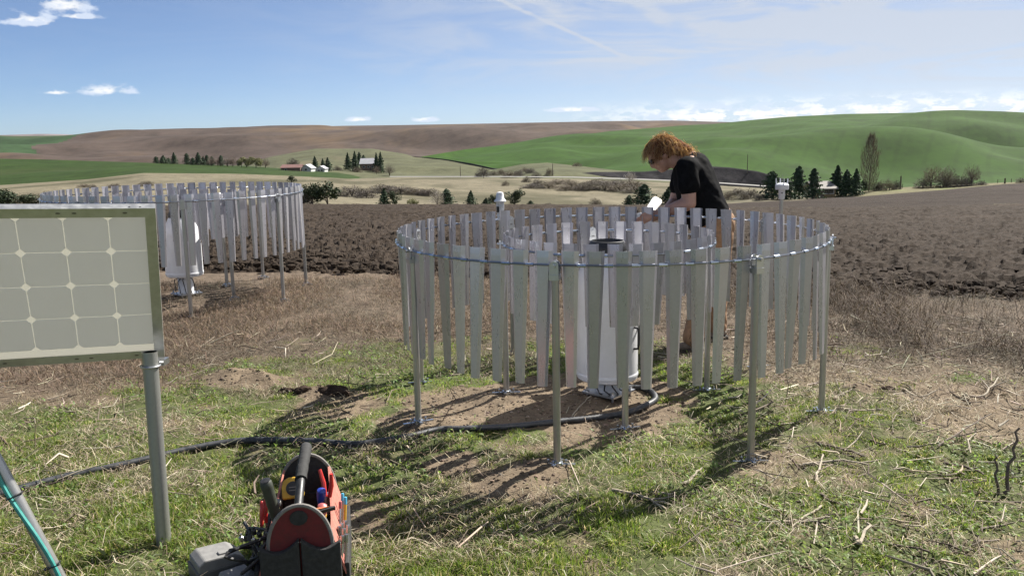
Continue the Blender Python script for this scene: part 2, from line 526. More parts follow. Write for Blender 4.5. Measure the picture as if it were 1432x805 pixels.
def layer(name, mat, u0, u1, nu, nv, bot, top, amp=0.0, wl=100.0, seed=0, ease=1.0, back=True, stretch=1.0, label=None):
    u = np.linspace(u0, u1, nu)[None, :]
    v = np.linspace(0, 1, nv)[:, None]
    yb, Yb = lerp_pts(u, bot); yt, Yt = lerp_pts(u, top)
    Y = Yb * (Yt / Yb) ** v
    yp = yb + (yt - yb) * v ** ease
    rx, ry, rz_ = ray_np(u + 0 * v, yp)
    k = Y / ry
    X, Z = rx * k, CH + rz_ * k
    if amp:
        n = fbm(X / wl + 31.7, Y / (wl * stretch) + 11.1, seed, 3, 0.45) - 0.5
        Z = Z + amp * 2 * n * np.sin(PI * np.clip(v, 0, 1)) ** 0.7
    if back:
        dz = np.array([0.012, 0.05, 0.12])
        X = np.vstack([X, X[-1] * 1.03, X[-1] * 1.10, X[-1] * 1.25]); 
        Z = np.vstack([Z] + [Z[-1] - d * Y[-1] * 0.35 for d in dz]); Y = np.vstack([Y, Y[-1] * 1.03, Y[-1] * 1.10, Y[-1] * 1.25])
    V = np.stack([X, Y, Z], -1).reshape(-1, 3)
    o = np_mesh(name, V, grid_faces(X.shape[0], nu), mat)
    TERR.append((V, grid_faces(X.shape[0], nu)))
    kind(o, 'structure', label)
    return o, (u, yp)


MOUNDS = [(0.12, 3.72, 0.035, 0.10), (-1.85, 5.42, 0.075, 0.13), (-1.62, 5.30, 0.05, 0.09), (-1.22, 5.05, 0.03, 0.08), (-0.08, 4.93, 0.035, 0.12),
          (0.45, 4.85, 0.015, 0.40), (-0.50, 4.42, 0.025, 0.10), (-0.32, 3.86, 0.02, 0.09), (-0.05, 3.60, 0.02, 0.09), (-0.62, 3.32, 0.02, 0.10), (2.1, 4.95, 0.03, 0.06)]


def bound(x):
    xc = np.clip(x, -7, 6)
    return 9.15 - 0.34 * xc + 0.35 * (fbm(x * 1.1 + 3, 0 * x + 1.5, 21) - 0.5)


def ground_h(x, y):
    z = 0.03 * (fbm(x * 0.7 + 4, y * 0.7, 1, 2) - 0.5) + 0.035 * (fbm(x * 5, y * 5, 2, 3) - 0.5) - 0.008
    z = z + 0.018 * clods(x * 9, y * 9, 4) * sstep(fbm(x * 2.1, y * 2.1, 14, 2), 0.45, 0.7)
    for mx_, my_, mh, mr in MOUNDS:
        z = z + mh * np.exp(-((x - mx_) ** 2 + (y - my_) ** 2) / (2 * mr * mr)) * (0.7 + 0.6 * fbm(x * 14, y * 14, 3, 2))
    return z


def cover(x, y):
    """green, straw share of the ground cover at a place"""
    n = fbm(x * 1.15, y * 1.15, 31, 4, 0.6); n2 = fbm(x * 3.1 + 7, y * 3.1, 41, 3, 0.6)
    bias = 0.088 * np.ones_like(x)
    bias = bias + 0.10 * sstep(-x, 0.5, 1.2) * sstep(-y, -5.0, -4.2)            # lush near the panel post
    bias = bias + 0.10 * sstep(-np.abs(x - 0.0), -1.3, -0.6) * sstep(-y, -4.1, -3.6)
    bias = bias + 0.02 * sstep(x, 0.6, 1.2) * sstep(-y, -5.2, -4.6)
    bias = bias + 0.15 * np.exp(-((x + 0.7) ** 2 / 1.0 + (y - 5.7) ** 2 / 0.40)) + 0.12 * np.exp(-((x - 1.1) ** 2 / 0.3 + (y - 5.3) ** 2 / 0.25))
    bias = bias - 0.16 * sstep(y - 0.12 * x, 5.4, 6.4) - 0.22 * sstep(y, 6.4, 7.2)
    bias = bias - 0.16 * sstep(x, 1.4, 2.2) * sstep(y, 4.9, 5.5)
    bias = bias - 0.14 * sstep(-x, 1.8, 2.6) * sstep(y, 4.5, 5.2)
    bare = np.exp(-((x - 0.15) ** 2 / 0.62 + (y - 4.78) ** 2 / 0.20)) * 1.3
    bare = np.maximum(bare, np.exp(-((x + 0.35) ** 2 / 0.40 + (y - 4.45) ** 2 / 0.08)) * 0.6)
    for mx_, my_, mh, mr in MOUNDS:
        bare = np.maximum(bare, 1.25 * np.exp(-((x - mx_) ** 2 + (y - my_) ** 2) / (2.2 * mr * mr)))
    bare = np.clip(bare * (0.25 + 1.5 * fbm(x * 6.5 + 2, y * 6.5, 47, 3, 0.7)), 0, 1)
    g = np.clip((n * 0.6 + n2 * 0.4 + bias - 0.47) * 5.5, 0, 1)
    g = g * (1 - sstep(bare, 0.25, 0.6))
    s = np.clip(0.35 + 1.6 * (fbm(x * 1.9 + 50, y * 1.9, 61, 3) - 0.45) + 0.45 * sstep(y, 5.2, 6.0), 0, 1) * (1 - sstep(bare, 0.2, 0.65)) * (1 - 0.65 * sstep(y, 5.6, 6.8))
    return g, s, bare


def build_ground():
    xs = np.concatenate([[-60, -40, -25, -16, -11, -8], np.arange(-6.4, 5.41, 0.026), [7, 9, 13, 20, 30, 45]])
    ys = np.concatenate([[-40, -20, -8, -3, 0, 1.2], np.arange(2.1, 10.2, 0.026), [11.0, 12.5]])
    X, Y = np.meshgrid(xs, ys)
    Z = ground_h(X, Y) - 0.5 * sstep(Y - bound(X), 0.1, 1.2)
    g, s, b = cover(X, Y)
    b = (1 - sstep(b, 0.2, 0.6)) * sstep(Y + 0.25 * np.abs(X - 0.3), 5.3, 6.6) * (1 - 0.7 * g)
    V = np.stack([X, Y, Z], -1).reshape(-1, 3)
    o = np_mesh('ground', V, grid_faces(*X.shape), M['ground'], np.stack([g, s, b], -1).reshape(-1, 3))
    kind(o, 'structure', 'grass and dry straw meadow ground with bare soil')


def build_plough():
    u = np.concatenate([np.linspace(-900, -30, 50)[:-1], np.linspace(-30, 1462, 740), np.linspace(1462, 2300, 50)[1:]])[None, :]
    nr = 250
    v = np.linspace(0, 1, nr)[:, None]
    yend = np.interp(u, [-900, 0, 200, 430, 720, 900, 1000, 1060, 1260, 1432, 2300], [305, 293, 289, 287, 287, 288, 291, 292, 291, 286, 272])
    Yend = np.interp(u, [-900, 850, 1000, 2300], [78, 75, 60, 60])
    rx, ry, rz_ = ray_np(u, yend)
    zend = CH + rz_ * (Yend / ry); slope = rx / ry
    Yb = np.full_like(u, 9.0)
    for _ in range(6): Yb = bound(slope * Yb)
    Yb = Yb - 0.25
    Y = Yb * (Yend / Yb) ** v; X = slope * Y
    s_ = (Y - Yb) / (Yend - Yb)
    Z = zend * s_ ** 1.12
    wx, wy = X + 0.15 * fbm(X * 2, Y * 2, 71, 2), Y + 0.15 * fbm(X * 2 + 9, Y * 2, 72, 2)
    near = 1 - sstep(Y, 14, 34)
    rise = sstep(Y - Yb, 0.0, 0.7)
    a = clods(wx * 4.8, wy * 6.6, 80) * 0.075 + clods(wx * 11.0, wy * 13.0, 90) * 0.05 + 0.02 * fbm(X * 25, Y * 25, 95, 2)
    far = clods(wx * 2.6, wy * 4.0, 84) * 0.14
    mod = 0.35 + 1.0 * fbm(X * 0.7, Y * 1.6, 77, 3)
    Z = Z + rise * mod * (a * (0.35 + 0.65 * near) + far * (1 - near) * 0.9) - 0.06 * (1 - rise)
    V = np.stack([X, Y, Z], -1).reshape(-1, 3)
    X2, Y2, Z2 = X[-1] * 1.12, Y[-1] * 1.12, Z[-1] - 1.6
    V = np.vstack([V, np.stack([X2, Y2, Z2], -1)])
    o = np_mesh('ploughed_field', V, grid_faces(nr + 1, u.shape[1]), M['plough'], smooth=False)
    kind(o, 'structure', 'dark ploughed field with rough clods behind the shields')
    # loose clods lying on the near part
    n = 8500
    px = rs.uniform(-7.5, 9.0, n); d = rs.exponential(3.4, n) + 0.1
    py = bound(px) + d - 0.25 + 0.1
    ico_v = np.array([v_.co[:] for v_ in ICO.verts]); ico_f = np.array([[q.index for q in f_.verts] for f_ in ICO.faces])
    r = np.minimum(rs.gamma(2.0, 0.012, n) + 0.008, 0.055)
    vs = ico_v[None] * (1 + 0.55 * (rs.random((n, len(ico_v), 1)) - 0.5)) * r[:, None, None] * np.array([1.25, 1.0, 0.75])
    ang = rs.uniform(0, 6.28, n); ca, sa = np.cos(ang)[:, None], np.sin(ang)[:, None]
    vx, vy = vs[..., 0] * ca - vs[..., 1] * sa, vs[..., 0] * sa + vs[..., 1] * ca
    zb = 0.01 + 0.08 * rs.random(n) - 0.060 * np.clip(d, 0, 30)
    P = np.stack([vx + px[:, None], vy + py[:, None], vs[..., 2] + zb[:, None]], -1).reshape(-1, 3)
    Fa = (ico_f[None] + (np.arange(n) * len(ico_v))[:, None, None]).reshape(-1, 3)
    c = np_mesh('soil_clods', P, Fa, M['plough'], smooth=False)
    kind(c, 'stuff', 'loose clods of turned soil on the ploughed field'); c.parent = o


ICO = bmesh.new(); bmesh.ops.create_icosphere(ICO, subdivisions=1, radius=1.0); ICO.verts.ensure_lookup_table(); ICO.verts.index_update()
build_ground()
build_plough()

# right-hand upper field, the strip of grass between, and its dry margin
layer('grass_strip', M['strip'], 960, 2300, 120, 5, [(960, 293, 59.5), (1260, 292.5, 59.5), (1432, 287.5, 59.5), (2300, 273, 59.5)],
      [(960, 289, 62), (1060, 290, 62), (1260, 289.5, 62), (1432, 284, 62), (2300, 269, 62)], label='narrow yellowish grass strip across the ploughed field', back=False)
layer('upper_field', M['plough_far'], 940, 2300, 160, 60, [(940, 292, 62), (1060, 291, 62), (1260, 290.5, 62), (1432, 285.5, 62), (2300, 270, 62)],
      [(940, 288, 150), (1000, 285, 150), (1060, 281.5, 150), (1130, 278, 150), (1200, 275, 150), (1300, 267, 150), (1400, 258, 150), (1432, 256, 150), (2300, 236, 150)],
      0.5, 9, 5, label='brown tilled field sloping up to the right')
layer('dry_margin', M['strip'], 1000, 2300, 120, 12, [(1000, 291, 151), (1200, 281, 151), (1300, 273, 151), (1432, 262, 151), (2300, 242, 151)],
      [(1000, 287, 176), (1060, 279.5, 176), (1130, 275, 176), (1200, 268, 176), (1250, 262.5, 176), (1330, 258.5, 176), (1432, 254, 176), (2300, 234, 176)],
      0.3, 12, 8, label='pale dry grass margin above the tilled field')
# valley floor, left green field, slopes and hills
VT = [(-700, 264, 300), (0, 259, 300), (120, 251, 300), (200, 242, 300), (330, 243, 300), (430, 247, 300), (490, 250, 310), (560, 248, 325), (700, 249, 330),
      (800, 250, 330), (900, 254, 330), (1000, 259, 330), (1080, 264, 330), (1250, 272, 330), (1600, 276, 330)]
layer('valley_floor', M['valley'], -700, 1600, 320, 110, [(-700, 318, 79), (0, 306, 79), (430, 299, 79), (900, 299, 79), (1600, 310, 79)], VT, 2.2, 38, 12, ease=0.8,
      label='pale dry grass valley floor beyond the ploughed field')
layer('wheat_field', M['green_near'], -700, 516, 160, 40, [(-700, 268, 296), (0, 263, 296), (120, 255, 296), (200, 246, 296), (330, 247, 296), (430, 250, 298), (490, 252.5, 306), (516, 253, 308)],
      [(-700, 219, 470), (0, 222, 470), (60, 223, 470), (215, 228, 460), (350, 232.5, 450), (480, 242, 430), (505, 248, 400), (516, 252, 390)], 2.2, 70, 15, label='bright green young wheat field on the left')
layer('scrub_bank', M['scrub'], -700, 516, 200, 24, [(-700, 292, 170), (0, 286, 170), (200, 280, 170), (420, 284, 170), (516, 290, 170)],
      [(-700, 265, 297), (0, 260, 297), (120, 252, 297), (200, 243, 297), (330, 244, 297), (430, 248, 299), (490, 252, 307), (516, 256, 307)], 1.2, 22, 17, label='scrubby slope below the left wheat field')
layer('pale_slope', M['pale_slope'], 290, 960, 180, 60, [(290, 262, 328), (560, 253, 333), (700, 253, 336), (800, 254, 337), (960, 262, 338)],
      [(290, 240, 700), (340, 229, 780), (380, 219, 840), (440, 208, 880), (520, 208, 880), (565, 215, 800), (580, 219.5, 760), (620, 224, 660), (660, 231, 580), (690, 237.5, 540), (730, 230, 535), (765, 227.5, 520), (810, 232, 500), (860, 238, 480), (960, 246, 460)],
      4.0, 70, 19, label='pale green grass slope behind the farmhouse')
layer('green_hill', M['green_hill'], 572, 2300, 320, 140, [(572, 225, 780), (620, 227, 680), (660, 234, 600), (690, 241, 555), (760, 240, 530), (860, 245, 485), (1000, 250, 395), (1080, 268, 390), (1200, 278, 390), (1432, 268, 390), (2300, 262, 390)],
      [(572, 222.5, 820), (590, 219, 900), (650, 209, 1060), (700, 203, 1150), (760, 195, 1240), (850, 184, 1320), (950, 177, 1380), (1000, 173.5, 1400), (1050, 168, 1400), (1100, 163.5, 1400),
       (1180, 159.5, 1400), (1260, 158, 1400), (1340, 156.5, 1400), (1432, 158.5, 1400), (1800, 160, 1400), (2300, 168, 1400)], 42.0, 230, 23, ease=0.9, stretch=0.75,
      label='rolling bright green wheat hill on the right')
layer('cut_bank', M['bank'], 770, 1140, 90, 14, [(770, 251, 382), (880, 251, 382), (960, 257, 382), (1080, 266, 382), (1140, 272, 382)],
      [(770, 249, 384), (800, 243.5, 386), (830, 240.5, 388), (900, 240, 389), (990, 232.5, 391), (1020, 234, 391), (1060, 239.5, 389), (1085, 247, 386), (1140, 262, 384)], 1.4, 7, 27,
      label='dark shaded cut bank at the foot of the green hill')
layer('hill_edge_bank', M['bank'], 575, 705, 50, 6, [(575, 219.5, 758), (600, 222.6, 700), (620, 225, 650), (660, 232, 570), (690, 238.6, 530), (705, 237.4, 530)],
      [(575, 218.6, 760), (600, 220.3, 703), (620, 222.2, 653), (660, 228.6, 573), (690, 235.2, 533), (705, 236.8, 532)], 0.0, 8, 28, label='dark eroded edge below the green hill')
bh, (bu, byp) = layer('brown_hill', M['brown_hill'], -700, 1060, 280, 110, [(-700, 246, 760), (0, 240, 760), (500, 236, 900), (1060, 240, 1000)],
      [(-700, 196, 2100), (0, 191.5, 2100), (100, 190, 2100), (160, 186.5, 2100), (240, 184, 2100), (330, 181, 2200), (400, 178, 2300), (480, 176, 2300), (560, 175, 2300), (700, 172.5, 2300), (850, 169.5, 2300),
       (940, 168.5, 2300), (1060, 172, 2300)], 48.0, 340, 33, ease=0.85, stretch=0.65, label='brown tilled hill along the skyline')
bh.data.materials.append(M['far_green'])
nu_ = 280
uu = (bu[0][:-1] + bu[0][1:]) / 2; yy = (byp[:-1] + byp[1:])[:, :-1] / 2
left_edge = np.interp(yy, [188, 192, 197, 199, 203, 207, 212, 217, 219], [135, 142, 138, 110, 50, 56, 52, 40, -20]) + 46 * (fbm(yy * 0.35, yy * 0 + uu[None] * 0.035, 5) - 0.5)
isg = (uu[None, :] < left_edge) & (yy < 219)
mi = np.zeros(len(bh.data.polygons), dtype=np.int32); mi[:isg.size] = isg.astype(np.int32).ravel()
bh.data.polygons.foreach_set('material_index', mi)
layer('far_ridge', M['ridge'], -700, 260, 80, 10, [(-700, 215, 3600), (260, 215, 3600)], [(-700, 190, 4200), (0, 189, 4200), (60, 187.2, 4200), (110, 188.5, 4200), (180, 190, 4200), (260, 196, 4200)], label='faint far ridge on the left skyline')
layer('far_hill', M['ridge'], 1240, 2300, 80, 10, [(1240, 185, 2000), (2300, 185, 2000)], [(1240, 161, 2400), (1320, 158, 2400), (1370, 156.6, 2400), (1432, 157.4, 2400), (2300, 160, 2400)], label='faint brown hill behind the green hill')
layer('road', M['road'], 545, 1110, 120, 4, [(545, 247.5, 331), (700, 247.5, 334), (800, 248.3, 334), (900, 251.5, 334), (1000, 256, 335), (1110, 263.5, 335)],
      [(545, 246.3, 339), (700, 246.3, 342), (800, 247, 342), (900, 250, 342), (1000, 254.5, 343), (1110, 262, 343)], label='grey country road along the valley', back=False)

# ================================================================== WIND SHIELDS
def slat_mesh(name, zt, zb, wt, wb, shift):
    """tapered sheet with both long edges folded back; x along the ring, +y outwards"""
    t = 0.0016
    V = []
    lev = ((zt, wt * 1.02, 0.0, -0.0012), (zt - 0.030, wt, 0.0, 0.0), (zt - 0.10, wt * 0.96, shift * 0.12, 0.0), (zb, wb, shift, 0.0))
    for z, w_, cxs, yo in lev:
        c = w_ * 0.31; e = w_ * 0.49; d = w_ * 0.20
        for off in (0.0, -t):
            V += [(cxs - e, yo - d + off, z), (cxs - c, yo + off, z), (cxs + c, yo + off, z), (cxs + e, yo - d + off, z)]
    Fs = []
    for i in range(3):
        a, b = i * 8, (i + 1) * 8
        for k in range(3):
            Fs.append((a + k, b + k, b + k + 1, a + k + 1))
            Fs.append((a + 4 + k + 1, b + 4 + k + 1, b + 4 + k, a + 4 + k))
        Fs.append((a, a + 4, b + 4, b)); Fs.append((a + 3, b + 3, b + 7, a + 7))
    for a, flip in ((0, 0), (24, 1)):
        for k in range(3):
            q = (a + k, a + k + 1, a + 5 + k, a + 4 + k)
            Fs.append(q[::-1] if flip else q)
    return MB().add(V, Fs).mesh(name, M['slat'], False)


def arc(r, a0, a1, n, z=0.0):
    return [(r * math.cos(a0 + (a1 - a0) * i / n), r * math.sin(a0 + (a1 - a0) * i / n), z) for i in range(n + 1)]


def foot_mesh(style, k):
    m = MB(); rnd = random.Random(k)
    if style == 'cross':                                  # flat zinc stake straps crossed at ground level
        for j in range(2):
            a = rnd.uniform(-0.3, 0.3) + j * (1.3 + rnd.uniform(-0.5, 0.5))
            L = 0.085 if j == 0 else 0.05
            m.box((0, 0, 0.022 + 0.008 * j), (2 * L, 0.016, 0.006), Matrix.Rotation(a, 3, 'Z'))
            for s_ in (-1, 1):
                m.tube([(s_ * L * 0.5 * math.cos(a), s_ * L * 0.5 * math.sin(a), 0.01), (s_ * L * 0.5 * math.cos(a), s_ * L * 0.5 * math.sin(a), 0.045)], 0.006, 6)
        m.lathe([(0.021, 0.01), (0.026, 0.012), (0.026, 0.034), (0.021, 0.036)], n=12)
    else:                                                 # bolted pipe coupling
        m.lathe([(0.021, 0.0), (0.031, 0.0), (0.031, 0.05), (0.021, 0.052)], n=12)
        for j in range(3):
            a = j * 2.1 + 0.4
            m.box((0.036 * math.cos(a), 0.036 * math.sin(a), 0.026), (0.03, 0.022, 0.032), Matrix.Rotation(a, 3, 'Z'))
            m.tube([(0.03 * math.cos(a), 0.03 * math.sin(a), 0.026), (0.068 * math.cos(a), 0.068 * math.sin(a), 0.026)], 0.007, 6)
    return m


def shield(name, label, group, cxy, R, zr, nposts, phase, nsl, ztop, zbot, wt, wb, foot, seed, zoff=0.0):
    rnd = random.Random(seed)
    t = thing(name, label, 'wind shield', (cxy[0], cxy[1], zoff), 0, group)
    seg = 2 * PI / nposts; ph = math.radians(phase)
    rod_me = MB().tube([(x, y, zr) for x, y, _ in arc(R + 0.006, -seg / 2 + 0.018 / R, seg / 2 - 0.018 / R, 20)], 0.0048, 6).mesh('rod', M['rod'])
    slats = [slat_mesh('slat', ztop - zr, zbot - zr, wt, wb, s_) for s_ in (0.006, 0.010, 0.002)]
    dphi = seg / nsl
    sl_len = 2 * PI * R / (nposts * nsl) - wt * 0.95
    sleeve_me = MB().tube([(-sl_len / 2, 0.006, 0), (sl_len / 2, 0.006, 0)], 0.0088, 8).mesh('sleeve', M['zinc'])
    cl = MB()                                              # rounded two-cheek clamp
    poly = [(-0.021, -0.055), (0.021, -0.055), (0.021, 0.012)] + [(0.021 * math.cos(a), 0.012 + 0.021 * math.sin(a)) for a in [PI * i / 8 for i in range(1, 8)]] + [(-0.021, 0.012)]
    for s_ in (-1, 1):
        cl.prism(poly, Matrix.Translation((0, 0.020 * s_ + (0.0035 if s_ < 0 else -0.0035) + 0.0035, 0)) @ Matrix.Rotation(PI / 2, 4, 'X'), 0.007)
    cl.tube([(0, -0.034, 0.012), (0, 0.034, 0.012)], 0.0085, 6)
    cl.box((0, 0, -0.040), (0.046, 0.048, 0.024))
    clamp_me = cl.mesh('clamp', M['clamp'])
    for i in range(nposts):
        a = ph + i * seg
        p = MB().tube([(0, 0, -0.25), (0, 0, zr - 0.03)], 0.0175, 14).build('post', M['post'], t)
        p.location = (R * math.cos(a), R * math.sin(a), 0); p.rotation_euler = (rnd.uniform(-0.006, 0.006), rnd.uniform(-0.006, 0.006), a - PI / 2)
        c = link('clamp', clamp_me, p); c.location = (0, 0.006, zr - 0.012)
        f_ = foot_mesh(foot, seed * 10 + i).build('foot', M['zinc'], p, True)
        px_, py_ = cxy[0] + R * math.cos(a), cxy[1] + R * math.sin(a)
        f_.location = (0, 0, float(ground_h(np.array([px_]), np.array([py_]))[0]) - zoff - 0.016); f_.rotation_euler = (0, 0, rnd.uniform(-0.4, 0.4) - (a - PI / 2))
        r_ = link('rod', rod_me, t); r_.rotation_euler = (0, 0, a + seg / 2)
        for k in range(nsl):
            b = a + (k + 0.5) * dphi
            o = link('slat', slats[rnd.randrange(3)], t)
            rr = R - 0.0025
            o.location = (rr * math.cos(b), rr * math.sin(b), zr)
            o.rotation_euler = (rnd.gauss(0, 0.018), rnd.gauss(0, 0.006), b - PI / 2 + rnd.gauss(0, 0.13))
            if k < nsl - 1:
                s_ = link('sleeve', sleeve_me, t); bb = b + dphi / 2
                s_.location = (R * math.cos(bb), R * math.sin(bb), zr); s_.rotation_euler = (0, 0, bb - PI / 2)
    return t


C1 = (0.564, 4.918); C2 = (-3.366, 8.594)
shield('outer_wind_shield', 'large outer ring of galvanised hanging slats in the centre of the photo', 'outer slat rings', C1, 1.22, 0.977, 8, -107.5, 8, 1.040, 0.406, 0.086, 0.050, 'cross', 3)
shield('inner_wind_shield', 'small inner ring of shorter slats around the near white gauge', 'inner slat rings', C1, 0.61, 0.936, 4, -87.5, 8, 0.995, 0.56, 0.080, 0.052, 'cross', 5)
shield('outer_wind_shield', 'farther outer ring of slats partly hidden behind the solar panel', 'outer slat rings', C2, 1.22, 1.047, 8, -67.5, 8, 1.11, 0.476, 0.086, 0.050, 'bolt', 7)
shield('inner_wind_shield', 'inner ring of shorter slats inside the farther shield behind the solar panel', 'inner slat rings', C2, 0.61, 1.006, 4, -22.5, 8, 1.065, 0.63, 0.080, 0.052, 'bolt', 9)


# ================================================================== GAUGES
def gauge(label, cxy, zb, bh_, near):
    t = thing('precipitation_gauge', label, 'rain gauge', (cxy[0], cxy[1], 0), 0.35, 'white precipitation gauges')
    body = MB().lathe([(0.150, zb + 0.010), (0.172, zb), (0.181, zb + 0.008), (0.183, zb + 0.03), (0.183, zb + bh_), (0.176, zb + bh_ + 0.035), (0.112, zb + bh_ + 0.17), (0.108, zb + bh_ + 0.175)], n=48).build('body', M['white'], t)
    MB().lathe([(0.184, zb + 0.020), (0.186, zb + 0.024), (0.186, zb + 0.040), (0.184, zb + 0.044)], n=48).build('base_band', M['white'], t)
    zr_ = zb + bh_ - 0.595
    MB().lathe([(0.112, zr_ + 0.766), (0.114, zr_ + 0.77), (0.110, zr_ + 0.80), (0.099, zr_ + 0.826), (0.094, zr_ + 0.828), (0.090, zr_ + 0.81), (0.080, zr_ + 0.70), (0.03, zr_ + 0.62), (1e-6, zr_ + 0.62)], n=40).build('collector_rim', M['black'], t)
    a = -1.02
    h = MB().tube([(0.180 * math.cos(a), 0.180 * math.sin(a), zb + 0.20), (0.212 * math.cos(a), 0.212 * math.sin(a), zb + 0.205), (0.214 * math.cos(a), 0.214 * math.sin(a), zb + 0.24),
               (0.214 * math.cos(a), 0.214 * math.sin(a), zb + 0.29), (0.212 * math.cos(a), 0.212 * math.sin(a), zb + 0.325), (0.180 * math.cos(a), 0.180 * math.sin(a), zb + 0.33)], 0.0075, 8).build('handle', M['black'], t)
    MB().lathe([(0.075, 0.03), (0.075, zb - 0.02), (0.10, zb - 0.01), (0.10, zb + 0.005)], n=24).build('pedestal', M['white'] if near else M['whiteplastic'], t)
    pl = MB().box((0.0, -0.02, 0.034), (0.23, 0.23, 0.010), Matrix.Rotation(0.5, 3, 'Z')).build('base_plate', M['clamp'], t, False)
    for i in range(4):
        b = MB()
        q = 0.5 + PI / 4 + i * PI / 2
        b.tube([(0.13 * math.cos(q), 0.13 * math.sin(q) - 0.02, -0.05), (0.13 * math.cos(q), 0.13 * math.sin(q) - 0.02, 0.062)], 0.007, 6)
        b.tube([(0.13 * math.cos(q), 0.13 * math.sin(q) - 0.02, 0.040), (0.13 * math.cos(q), 0.13 * math.sin(q) - 0.02, 0.050)], 0.013, 6)
        b.build('bolt', M['clamp'], t, False)
    m = MB(); rnd = random.Random(4)
    for i in range(5):
        q = -2.6 + i * 0.42
        m.tube([(0.07 * math.cos(q), 0.07 * math.sin(q), zb - 0.01), (0.12 * math.cos(q), 0.12 * math.sin(q), zb - 0.03 - 0.02 * i % 0.04), (0.13 * math.cos(q + .2), 0.13 * math.sin(q + .2), 0.05), (0.10 * math.cos(q + .5), 0.10 * math.sin(q + .5), 0.02)], 0.0045, 6)
    m.build('cable', M['black'], t)
    if near:
        for q, z0, h_, w_ in ((-2.62, zb + 0.02, 0.055, 0.016), (-0.62, zb + 0.06, 0.012, 0.012), (-0.62, zb + 0.085, 0.010, 0.012)):
            V = []
            for z in (z0, z0 + h_):
                for dq in (-w_ / 0.37, w_ / 0.37): V.append((0.1866 * math.cos(q + dq), 0.1866 * math.sin(q + dq), z))
            MB().add(V, [(0, 1, 3, 2)]).build('sticker', M['rust'] if h_ > 0.03 else M['black'], t, False)
    return t


gauge('white cylinder gauge with black rim inside the near slat rings', C1, 0.115, 0.595, True)
gauge('white cylinder gauge inside the farther slat rings beside the solar panel', C2, 0.215, 0.43, False)

# black corrugated conduit
pts = [gnd(858, 548), gnd(885, 545), gnd(905, 548), gnd(916, 557), gnd(912, 566), gnd(880, 581), gnd(840, 589), gnd(780, 596), gnd(715, 603), gnd(650, 606), gnd(615, 607), gnd(580, 615), gnd(540, 622),
       gnd(495, 627), gnd(440, 623), gnd(390, 621), gnd(340, 621), gnd(300, 626), gnd(260, 634), gnd(230, 641), gnd(190, 651), gnd(150, 660), gnd(90, 673), gnd(30, 689), gnd(-40, 708), gnd(-160, 745)]


def catmull(P, n):
    out_ = []
    for i in range(len(P) - 1):
        p0, p1, p2, p3 = P[max(i - 1, 0)], P[i], P[i + 1], P[min(i + 2, len(P) - 1)]
        for k in range(n):
            s_ = k / n
            out_.append(0.5 * ((2 * p1) + (p2 - p0) * s_ + (2 * p0 - 5 * p1 + 4 * p2 - p3) * s_ ** 2 + (3 * p1 - p0 - 3 * p2 + p3) * s_ ** 3))
    return out_ + [P[-1]]


cp = catmull([Vector(p) for p in pts], 24)
for p in cp:
    p.z = 0.016 + 0.03 * float(fbm(np.array([p.x * 0.7 + 4]), np.array([p.y * 0.7]), 1, 2)[0] - 0.5)
cp[0].z += 0.05
acc_ = 0.0; rad = []
for i, p in enumerate(cp): rad.append(0.0185 if i % 2 else 0.0160)
tag(MB().tube(cp, rad, 10).build('conduit', M['rubber'], None, True, angle=80), 'black corrugated hose snaking from the near gauge across the grass', 'hose')

# ================================================================== SOLAR PANEL AND ITS POST
M['alu'] = plain('aluminium_frame', (0.62, 0.62, 0.60), 0.38, 0.75, 0.06, 40)


def cell_mat():
    m, t, b = new_mat('solar_cell_glare')
    tcn = t.n.new('ShaderNodeTexCoord')
    nz = t.noise(tcn.outputs['Object'], 3.0, 3)
    t.l.new(t.mix(nz, (0.40, 0.42, 0.405), (0.45, 0.47, 0.455)), b.inputs['Base Color'])
    b.inputs['Roughness'].default_value = 0.32; b.inputs['Specular IOR Level'].default_value = 0.6
    tr = t.n.new('ShaderNodeBsdfTranslucent'); tr.inputs[0].default_value = (0.88, 0.895, 0.925, 1)  # pale and translucent: lens glare put into cells that are really opaque
    mxs = t.n.new('ShaderNodeMixShader'); mxs.inputs[0].default_value = 0.82
    t.l.new(b.outputs[0], mxs.inputs[1]); t.l.new(tr.outputs[0], mxs.inputs[2]); t.l.new(mxs.outputs[0], t.n['Material Output'].inputs[0])
    return m


def sheet_mat():
    m, t, b = new_mat('panel_backsheet')
    b.inputs['Base Color'].default_value = (0.60, 0.59, 0.54, 1); b.inputs['Roughness'].default_value = 0.4
    tr = t.n.new('ShaderNodeBsdfTranslucent'); tr.inputs[0].default_value = (0.70, 0.69, 0.63, 1)
    mxs = t.n.new('ShaderNodeMixShader'); mxs.inputs[0].default_value = 0.6
    t.l.new(b.outputs[0], mxs.inputs[1]); t.l.new(tr.outputs[0], mxs.inputs[2]); t.l.new(mxs.outputs[0], t.n['Material Output'].inputs[0])
    return m


M['cell'] = cell_mat(); M['sheet'] = sheet_mat()
pb = at(230, 499, 3.26)                                     # lower right corner of the back of the frame
PW, PH, PT = 1.19, 0.672, 0.035
TILT = math.radians(25)
panel = thing('solar_panel', 'framed solar panel seen from behind on the left, cells showing through', 'solar panel', pb)
panel.rotation_euler = (0, 0, math.radians(20))
# local frame: ex to the left, eu up along the panel (leaning to the camera), en out of the glass (away from the camera)
ex0 = Vector((-1, 0, 0)); eu0 = Vector((0, -math.sin(TILT), math.cos(TILT))); LEAN = math.radians(2.6)
ex = ex0 * math.cos(LEAN) + eu0 * math.sin(LEAN); eu = eu0 * math.cos(LEAN) - ex0 * math.sin(LEAN); en = Vector((0, math.cos(TILT), math.sin(TILT)))


def pp(a, b, c): return ex * a + eu * b + en * c


